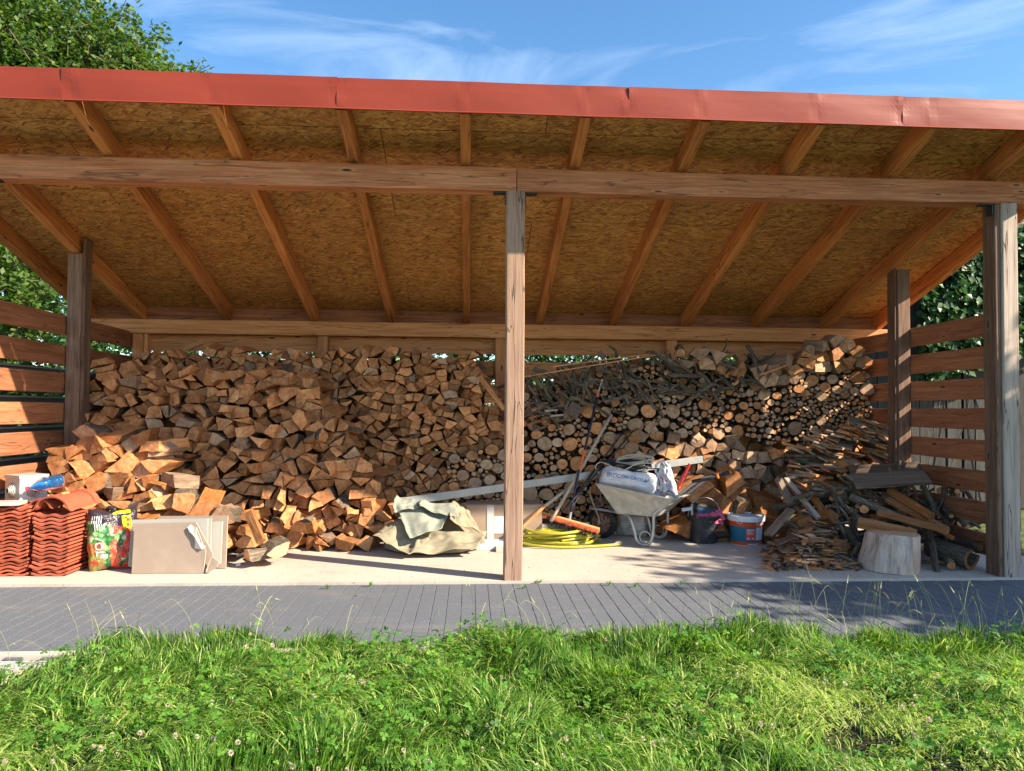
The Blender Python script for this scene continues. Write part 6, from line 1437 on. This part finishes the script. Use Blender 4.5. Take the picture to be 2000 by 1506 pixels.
for i, h in enumerate((.156, .148, .140, .132, .120)): cpatch('small_print', .06, .30+.05*(i*3 % 5), h, h+.003, .003, 'label_pale')
cpatch('small_print', .1, .9, .018, .026, .003, 'label_pale'); cpatch('picture', .95, 1.2, .08, .18, .003, 'print_white')
for c0 in (.14, .43):
    mb = MB(); vs = []; n = 12
    for i in range(n+1):
        a = math.pi*(-.15+1.3*i/n); vs += [cyl(c0+.085*math.cos(a), .070+.014*math.sin(a)+.004, .003), cyl(c0+.045*math.cos(a), .070+.007*math.sin(a)+.004, .003)]
    mb.add(vs, [[2*i, 2*i+2, 2*i+3, 2*i+1] for i in range(n)]); mb.build('round_symbol', M['print_white'], pt_)
text_on(pt_, 'lettering', 'DURA', .044, lambda x, y: cyl(.93+x*5.2, .2225+y, .003), M['print_white'], 1.0)
mb = MB()
for a in (-.55, -.08): box(mb, cyl(a, .262, .012)+Z*.008, (.006, .006, .03))
tube(mb, [cyl(-.55, .255, .014), cyl(-.42, .232, .014), cyl(-.28, .228, .014), cyl(-.16, .245, .014)], .0035, 6, sm=4); mb.build('bail_clip', M['white_lid'], pt_)
# ---------------------------------------------------------------- chopping block
sp = onz(1736, 1110); hS = .315; n = 56; vs, lc = [], []
rows = [(0, 1.0, .0), (.03, .985, 0), (.12, .93, .01), (.2, .88, .015), (.27, .85, .02), (.30, .835, .022), (.315, .80, .022)]
def srad(a, h):
    b = .262*(1-.12*max(0, math.cos(a))**2)*(1+.03*math.sin(3*a+1)+.018*math.sin(7*a)+.012*math.sin(13*a+h*8))
    return b+.0045*noise.noise(Vector((a*14, h*2.5, 0)))*2
for (h, k, ox) in rows:
    for i in range(n):
        a = i*math.tau/n; q = srad(a, h)*(1-(1-k)*(1.35 if math.cos(a) < 0 else .35)); vs.append(sp+Vector((ox+q*math.cos(a), q*math.sin(a), h+.006*math.sin(a*2))))
mb = MB(); fs = [[j*n+i, j*n+(i+1) % n, (j+1)*n+(i+1) % n, (j+1)*n+i] for j in range(len(rows)-1) for i in range(n)]
mb.add(vs, fs, 0, [v-sp for v in vs]); cb = thing('chopping_block', 'weathered tree stump chopping block at the front of the slab on the right', 'tree stump', sp)
mb.build('stump_side', M['stump'], cb, smooth=True)
tr_ = vs[-n:]; c_ = sum(tr_, Vector())/n; mb = MB(); mid = [c_.lerp(v, .55)+Z*uni(-.003, .002) for v in tr_]; W = tr_+mid+[c_]
mb.add(W, [[i, (i+1) % n, n+(i+1) % n, n+i] for i in range(n)]+[[n+i, n+(i+1) % n, 2*n] for i in range(n)], 0, [(0, (w_-c_).x, (w_-c_).y) for w_ in W], .95); mb.build('cut_top', M['endgrey'], cb)
mb = MB(); kn = sp+Vector((.055, -.225, .13)); lathe(mb, kn, [(.035, 0), (.026, .012), (.012, .017), (0, .012)], 14, ax=Vector((.1, -1, .15)), cap0=False); mb.build('knot', M['stump'], cb, smooth=True)
# crumbs and twigs on the slab
mb = MB()
for i in range(420):
    px = random.choice((uni(1510, 1690), uni(440, 1900))); p = onz(px, uni(1078, 1128), .002); a = uni(0, 3.14); dv = Vector((math.cos(a), math.sin(a), 0))*uni(.002, .009); s_ = Vector((-dv.y, dv.x, 0))*.4
    mb.add([p-dv, p-s_, p+dv, p+s_, p+Z*.004], [[0, 1, 4], [1, 2, 4], [2, 3, 4], [3, 0, 4]], random.choice((0, 1, 1)), None, rnd())
tag(mb.build('wood_crumbs', [M['end'], M['split']]), 'scattered wood crumbs and dust on the concrete slab', 'crumbs', kind='stuff')
